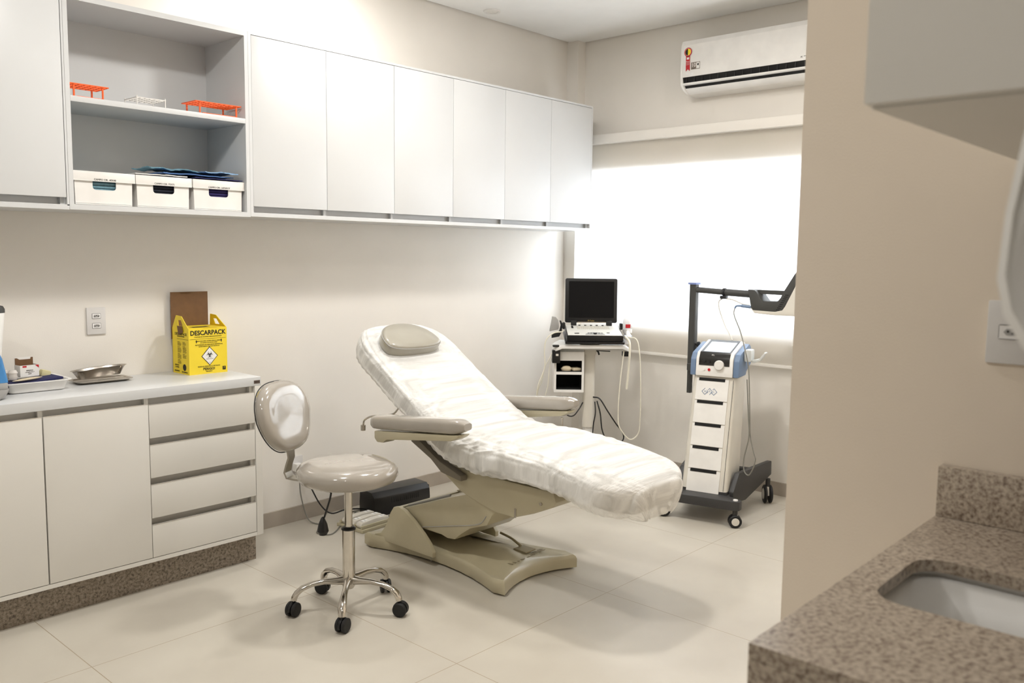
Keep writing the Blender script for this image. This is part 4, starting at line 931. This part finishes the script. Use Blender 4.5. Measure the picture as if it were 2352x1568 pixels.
for i, ch in enumerate('BTL'):
    cx_ = -.045+i*.026; cz = .712
    for a in range(4):
        if i == 1 and a in (2,): pass
        p0 = (cx_+.020*cos(a*pi/2), cz+.020*sin(a*pi/2)); p1 = (cx_+.020*cos((a+1)*pi/2), cz+.020*sin((a+1)*pi/2))
        q0 = (cx_+.016*cos(a*pi/2), cz+.016*sin(a*pi/2)); q1 = (cx_+.016*cos((a+1)*pi/2), cz+.016*sin((a+1)*pi/2))
        if (i == 0 and a == 0) or (i == 1 and a in (1, 2)) or (i == 2 and a == 1):
            mix_ = lambda A, B, s: (A[0]*(1-s)+B[0]*s, A[1]*(1-s)+B[1]*s)
            p1, q1 = (mix_(p0, p1, .45), mix_(q0, q1, .45))
        ys = [yf(z) for z in (p0[1], p1[1], q1[1], q0[1])]
        vs = [lg.bm.verts.new((p[0], yf(p[1])-.0058, p[1])) for p in (p0, p1, q1, q0)]; lg.bm.faces.new(vs)
    lg.text(ch, .014, ML(cx_, cz), .0002)
build('logo', lg, M_blue, t, False, 0)
# head
hs = [(.120, .800), (.128, .90), (.150, .935), (.350, .990), (.385, .975), (.400, .93), (.400, .80)]
build('head_centre', MB().prism(hs, -.108, .108, 'yz', .006), M_pl, t, False, 40)
hs2 = [(.124, .800), (.132, .895), (.160, .930), (.345, .978), (.380, .962), (.398, .925), (.398, .86), (.300, .82), (.290, .80)]
for x0, x1 in ((-.142, -.1085), (.1085, .142)): build('head_side', MB().prism(hs2, x0, x1, 'yz', .008), M_blue, t, False, 40)
def onslope(p0, p1, s, off): # point along the sloped top
    a = Vector(p0); b_ = Vector(p1); d = (b_-a); n_ = Vector((-d.y, d.x)).normalized(); q_ = a+d*s+n_*off; return (q_.x, q_.y)
A_, B_ = (.150, .935), (.350, .990)
build('screen_bezel', MB().prism([onslope(A_, B_, .0, .0004), onslope(A_, B_, .97, .0004), onslope(A_, B_, .97, .003), onslope(A_, B_, .0, .003)], -.088, .088, 'yz'), M_black, t, False, 30)
build('touch_screen', MB().prism([onslope(A_, B_, .03, .003), onslope(A_, B_, .80, .003), onslope(A_, B_, .80, .0036), onslope(A_, B_, .03, .0036)], -.072, .080, 'yz'), M_screen, t, False, 0)
build('control_panel', MB().prism([(.1228, .862), (.1268, .90), (.1490, .9365), (.151, .9345), (.1300, .90), (.1256, .862)], -.090, .088, 'yz'), M_blackg, t, False, 30)
fz = lambda z: .120+(z-.8)*.08-.0015
build('knob', MB().lathe([(.001, 0), (.028, 0), (.028, -.010), (.025, -.014), (.001, -.014)], (.030, fz(.868)-.001, .868), 'y', 30), M_pl, t, False, 40)
for x in (-.062, -.032): build('port', MB().lathe([(.006, 0), (.010, 0), (.010, -.004), (.006, -.004)], (x, .124, .885), 'y', 18), M_dark, t)
build('power_button', MB().lathe([(.001, 0), (.007, 0), (.007, -.0025), (.001, -.003)], (-.058, fz(.838), .838), 'y', 18), M_paper, t)
build('stop_button', MB().lathe([(.001, 0), (.008, 0), (.008, -.003), (.001, -.0035)], (-.028, fz(.838), .838), 'y', 18), M_red, t)
build('panel_emblem', MB().text('BTL', .010, T((-.012, .1385, .9215)) @ Matrix.Rotation(R(-30), 4, 'X') @ FY), M_paper, t, False, 0)
# handpiece holder on the right
build('handpiece_holder', MB().box(.1425, .185, .22, .30, .885, .955, .010).prism([(.185, .895), (.225, .905), (.255, .945), (.262, .940), (.232, .893), (.20, .880), (.185, .880)], .235, .285, 'xz', .003), mat('holder_light', (205, 207, 204), .4), t, False, 40)
# base
build('base_bar', MB().prism([(-.215, -.085), (-.20, -.105), (.20, -.105), (.232, -.09), (.235, -.055), (.215, -.035), (.15, .0), (.14, .10), (-.14, .10), (-.15, .0), (-.215, -.04)], .098, .150, 'xy', .006), M_grey2, t, False, 40)
for s in (-1, 1): build('side_rail', MB().prism([(.03, .10), (.03, .164), (.10, .262), (.56, .250), (.565, .165), (.50, .150), (.20, .085)], min(s*.135, s*.165), max(s*.135, s*.165), 'yz', .006, Matrix(((1, s*.16, 0, -s*.005), (0, 1, 0, 0), (0, 0, 1, 0), (0, 0, 0, 1)))), M_grey2, t, False, 40)
build('base_deck', MB().box(-.134, .134, .0, .50, .105, .1645, .004), M_grey2, t)
def bcaster(x, y, r, zt, rot):
    c = build('caster', MB().cyl((0, 0, r*1.6), (0, 0, zt), .014), M_grey2, t); c.location = (x, y, 0); c.rotation_euler = (0, 0, rot)
    build('fork', MB().prism([(-r*.5, r*.9), (-r*.2, r*2.02), (r*.45, r*2.02), (r*.55, r*1.3), (r*.15, r*.7)], -.0065, .0065, 'xz', .002), M_plg, c)
    for s in (-1, 1):
        build('wheel', MB().lathe([(.001, s*.008), (r*.9, s*.008), (r, s*.012), (r, s*.020), (r*.88, s*.025), (r*.62, s*.025), (.001, s*.024)], (0, 0, r), 'y', 30), M_rubber, c)
        build('hub_cap', MB().lathe([(.001, s*.0241), (r*.6, s*.0252), (r*.55, s*.0275), (.001, s*.0285)], (0, 0, r), 'y', 24), M_plg, c)
bcaster(.205, -.075, .036, .0975, R(25)); bcaster(-.205, -.075, .036, .0975, R(25))
bcaster(.243, .51, .055, .150, R(115)); bcaster(-.243, .51, .055, .150, R(100))
build('rear_axle', MB().box(-.20, .20, .47, .53, .150, .20, .006), M_grey2, t)
build('caster_cap', MB().lathe([(.001, 0), (.014, 0), (.013, .006), (.001, .008)], (.205, -.075, .150), 'z', 16), M_pl, t)
# mast and arm with the applicator
mx, my = -.45, -1.315
build('mast', MB().prism(rrect(mx-.022, mx+.022, my-.022, my+.022, .008, 3), .80, 1.315, 'xy'), M_grey, t, True)
build('mast_lower', MB().prism(rrect(mx-.015, mx+.015, my-.002, my+.024, .006, 3), .655, .7995, 'xy'), M_grey, t, True)
build('mast_bracket', MB().box(-.22, -.135, .30, .36, .80, .84, .004), M_grey, t)
build('mast_cap', MB().box(mx-.028, mx+.028, my-.028, my+.028, 1.3155, 1.328, .003), mat('cap_blue', (120, 135, 185), .4), t, True)
build('mast_knob', MB().cyl((mx, my-.022, .955), (mx, my-.036, .955), .006).lathe([(.001, 0), (.018, -.002), (.018, -.010), (.001, -.014)], (mx, my-.036, .955), 'y', 20), M_black, t, True)
build('arm', MB().cyl((mx, my-.0225, 1.285), (mx, -1.53, 1.277), .0175, seg=24).cyl((mx, -1.531, 1.277), (mx, -1.690, 1.272), .0205, seg=24), M_grey, t, True)
build('arm_clamp', MB().lathe([(.018, 0), (.024, 0), (.024, -.012), (.018, -.012)], (mx, -1.512, 1.278), 'y', 20).box(mx-.014, mx+.014, -1.535, -1.495, 1.238, 1.256, .003), M_dark, t, True)
dk = [(-1.691, 1.301), (-1.733, 1.299), (-1.745, 1.29), (-1.765, 1.262), (-1.785, 1.238), (-1.872, 1.240), (-1.890, 1.262), (-1.906, 1.296), (-1.966, 1.395), (-2.04, 1.48), (-2.06, 1.46), (-1.990, 1.358), (-1.921, 1.215), (-1.906, 1.193), (-1.884, 1.185), (-1.859, 1.182), (-1.728, 1.185), (-1.714, 1.200)]
ap = build('applicator', MB().prism(dk, mx-.05, mx+.05, 'yz', .004), M_grey, t, True, 40)
build('applicator_bar', MB().prism([(-1.735, 1.2995), (-1.910, 1.2995), (-1.899, 1.275), (-1.758, 1.277)], mx-.02, mx+.02, 'yz'), M_grey, ap, True, 40)
build('applicator_shell', MB().prism([(-1.715, 1.198), (-1.728, 1.1845), (-1.859, 1.1815), (-1.906, 1.1925), (-1.9215, 1.2145), (-1.9905, 1.3575), (-2.06, 1.459), (-2.10, 1.40), (-2.08, 1.165), (-1.86, 1.162), (-1.738, 1.168)], mx-.055, mx+.055, 'yz', .004), M_plg, ap, True, 40)
v = MB()
for i in range(9): y = -1.868-i*.0062; v.box(mx-.0512, mx-.0502, y-.020, y, 1.192+i*.0105, 1.196+i*.0105)
build('vent_slots', v, M_hole, ap, True, 0)
build('cable_plug', MB().tube([(mx-.03, -1.715, 1.199), (mx-.03, -1.645, 1.204)], .0085).tube([(mx-.03, -1.645, 1.204), (mx-.03, -1.615, 1.202), (mx-.03, -1.605, 1.19)], .0055), M_blue, t, True)
def bt_cable(pts, m, r, label): tag(build('applicator_cable', MB().tube(pts, r), m), label, 'cable', 'therapy machine cables')
bt_cable([(mx, -1.505, 1.238), (mx, -1.484, 1.222), (mx, -1.486, 1.182), (mx-.0, -1.508, 1.126), (mx-.01, -1.539, 1.073), (mx-.02, -1.568, 1.04), (mx-.04, -1.60, 1.002)], M_plg, .0038, 'pale cable drooping from the arm clamp to the top of the machine head')
bt_cable([(mx, -1.53, 1.240), (mx, -1.573, 1.235), (mx, -1.636, 1.214), (mx-.02, -1.69, 1.209)], M_plg, .0038, 'pale cable running from the arm clamp to the applicator')
bt_cable([(mx-.03, -1.604, 1.190), (-.50, -1.612, 1.15), (-.55, -1.680, 1.065), (-.60, -1.74, .968), (-.60, -1.768, .85), (-.59, -1.78, .60), (-.58, -1.783, .48), (-.575, -1.806, .385), (-.575, -1.818, .335), (-.575, -1.785, .252), (-.575, -1.752, .268), (-.575, -1.748, .341), (-.585, -1.778, .472), (-.595, -1.774, .60), (-.60, -1.76, .80)], M_cableg, .0036, 'long grey cable hanging down the right side of the therapy machine')

# ================================================================== SINK COUNTER ON THE RIGHT
CZ = 1.006; cx0, cy1 = -4.079, -3.551; cy0 = -5.2
t = thing('sink_counter', 'speckled brown granite counter with backsplash and sink cutout in the right foreground', 'counter', (-3.7, -4.2, .0))
sx0, sx1, sy1, sy0 = -3.819, -3.585, -3.604, -4.05
hole = rrect(sx0, sx1, sy0, sy1, .045, 6)[::-1]
outer = [(cx0, cy0), (XW-.001, cy0), (XW-.001, cy1), (cx0, cy1)]
mb = MB(); bm = mb.bm; zt, zb = CZ, CZ-.02
def ringv(z, P): return [bm.verts.new((x, y, z)) for x, y in P]
ho, oo = ringv(zt, hole), ringv(zt, outer)
es = [bm.edges.new((ho[i], ho[(i+1) % len(ho)])) for i in range(len(ho))]+[bm.edges.new((oo[i], oo[(i+1) % 4])) for i in range(4)]
bmesh.ops.triangle_fill(bm, use_beauty=True, use_dissolve=False, edges=es)
h2, o2 = ringv(zb, hole), ringv(zb, outer)
for A_, B2 in ((ho, h2), (oo, o2)):
    for i in range(len(A_)): bm.faces.new((A_[i], A_[(i+1) % len(A_)], B2[(i+1) % len(A_)], B2[i]))
bmesh.ops.recalc_face_normals(bm, faces=bm.faces[:])
mb.box(cx0, cx0+.02, cy0, cy1, CZ-.16, CZ-.0205, .0).box(cx0+.02, XW-.001, cy1-.02, cy1, CZ-.16, CZ-.0205)
build('granite_slab', mb, M_gran, t, True, 30)
build('backsplash', MB().box(XW-.022, XW-.001, cy0, cy1, CZ+.0003, CZ+.097, .002), M_gran, t, True, 30)
r = []
for o, z in ((.014, CZ-.0205), (.014, CZ-.030), (.002, CZ-.034), (-.018, CZ-.10), (-.035, CZ-.135), (-.07, CZ-.142)): r.append([(x, y, z) for x, y in rrect(sx0-o, sx1+o, sy0-o, sy1+o, .05, 6)])
mb = MB(); V = mb.rings([[Vector(p) for p in q_] for q_ in r], cap0=False)
sb_ = build('sink_basin', mb, M_pl, t, True, 60)
build('cabinet_body', MB().box(cx0+.05, XW-.001, cy0, cy1-.025, .10, CZ-.165).box(cx0+.09, XW-.001, cy0, cy1-.04, 0, .0995), M_lamw, t, True, 30)
t = thing('wall_cabinet', 'light grey wall cabinet above the granite sink counter, out of focus', 'wall cabinet', (-3.7, -4.2, 1.651))
build('cabinet_body', MB().box(-4.100, XW-.001, -5.2, -3.677, 1.651, 2.45), M_lamw, t, True, 30)
build('door', MB().box(-4.122, -4.1005, -4.05, -3.677, 1.653, 2.45, .001), M_lamw, t, True, 30)
build('door', MB().box(-4.122, -4.1005, -4.45, -4.0525, 1.653, 2.45, .001), M_lamw, t, True, 30)
t = thing('wall_outlet', 'white wall outlet with one socket above the granite backsplash', 'wall outlet', (XW, -3.657, 1.304))
build('plate', MB().box(XW-.008, XW-.0003, -3.700, -3.614, 1.304, 1.418, .003), M_plate, t, True)
Mo = T((XW-.008, -3.657, 1.362)) @ Matrix.Rotation(R(-90), 4, 'Z') @ Matrix.Rotation(pi, 4, 'Y')
socket(t, Mo, .044, .024)
# oval mirror on a floor stand
t = thing('standing_mirror', 'oval mirror with thick pale rim cut off by the right edge', 'mirror', (-4.25, -3.955, 0))
L0 = [(1.74, -3.93), (1.70, -3.892), (1.65, -3.873), (1.59, -3.858), (1.53, -3.849), (1.476, -3.846), (1.445, -3.853), (1.42, -3.868), (1.397, -3.892), (1.386, -3.925), (1.384, -3.955)]
eg = [(y, z) for z, y in L0]+[(-7.91-y, z) for z, y in L0[-2::-1]]
cyz = Vector((-3.955, 1.53))
def egg(sc, x): return [(x, cyz.x+(y-cyz.x)*sc, cyz.y+(z-cyz.y)*sc) for y, z in eg]
build('rim', MB().loft([egg(.92, -4.245), egg(.99, -4.245), egg(1.0, -4.252), egg(.99, -4.262), egg(.93, -4.264), egg(.90, -4.258)]), M_pl, t, True, 60)
build('mirror_face', MB().loft([egg(.92, -4.2575), egg(.02, -4.2575)]), M_mirror, t, True, 0)
build('stand', MB().cyl((-4.235, -3.955, .02), (-4.235, -3.955, 1.40), .01).cyl((-4.235, -3.955, 0), (-4.235, -3.955, .02), .12, seg=32), M_pl, t, True)
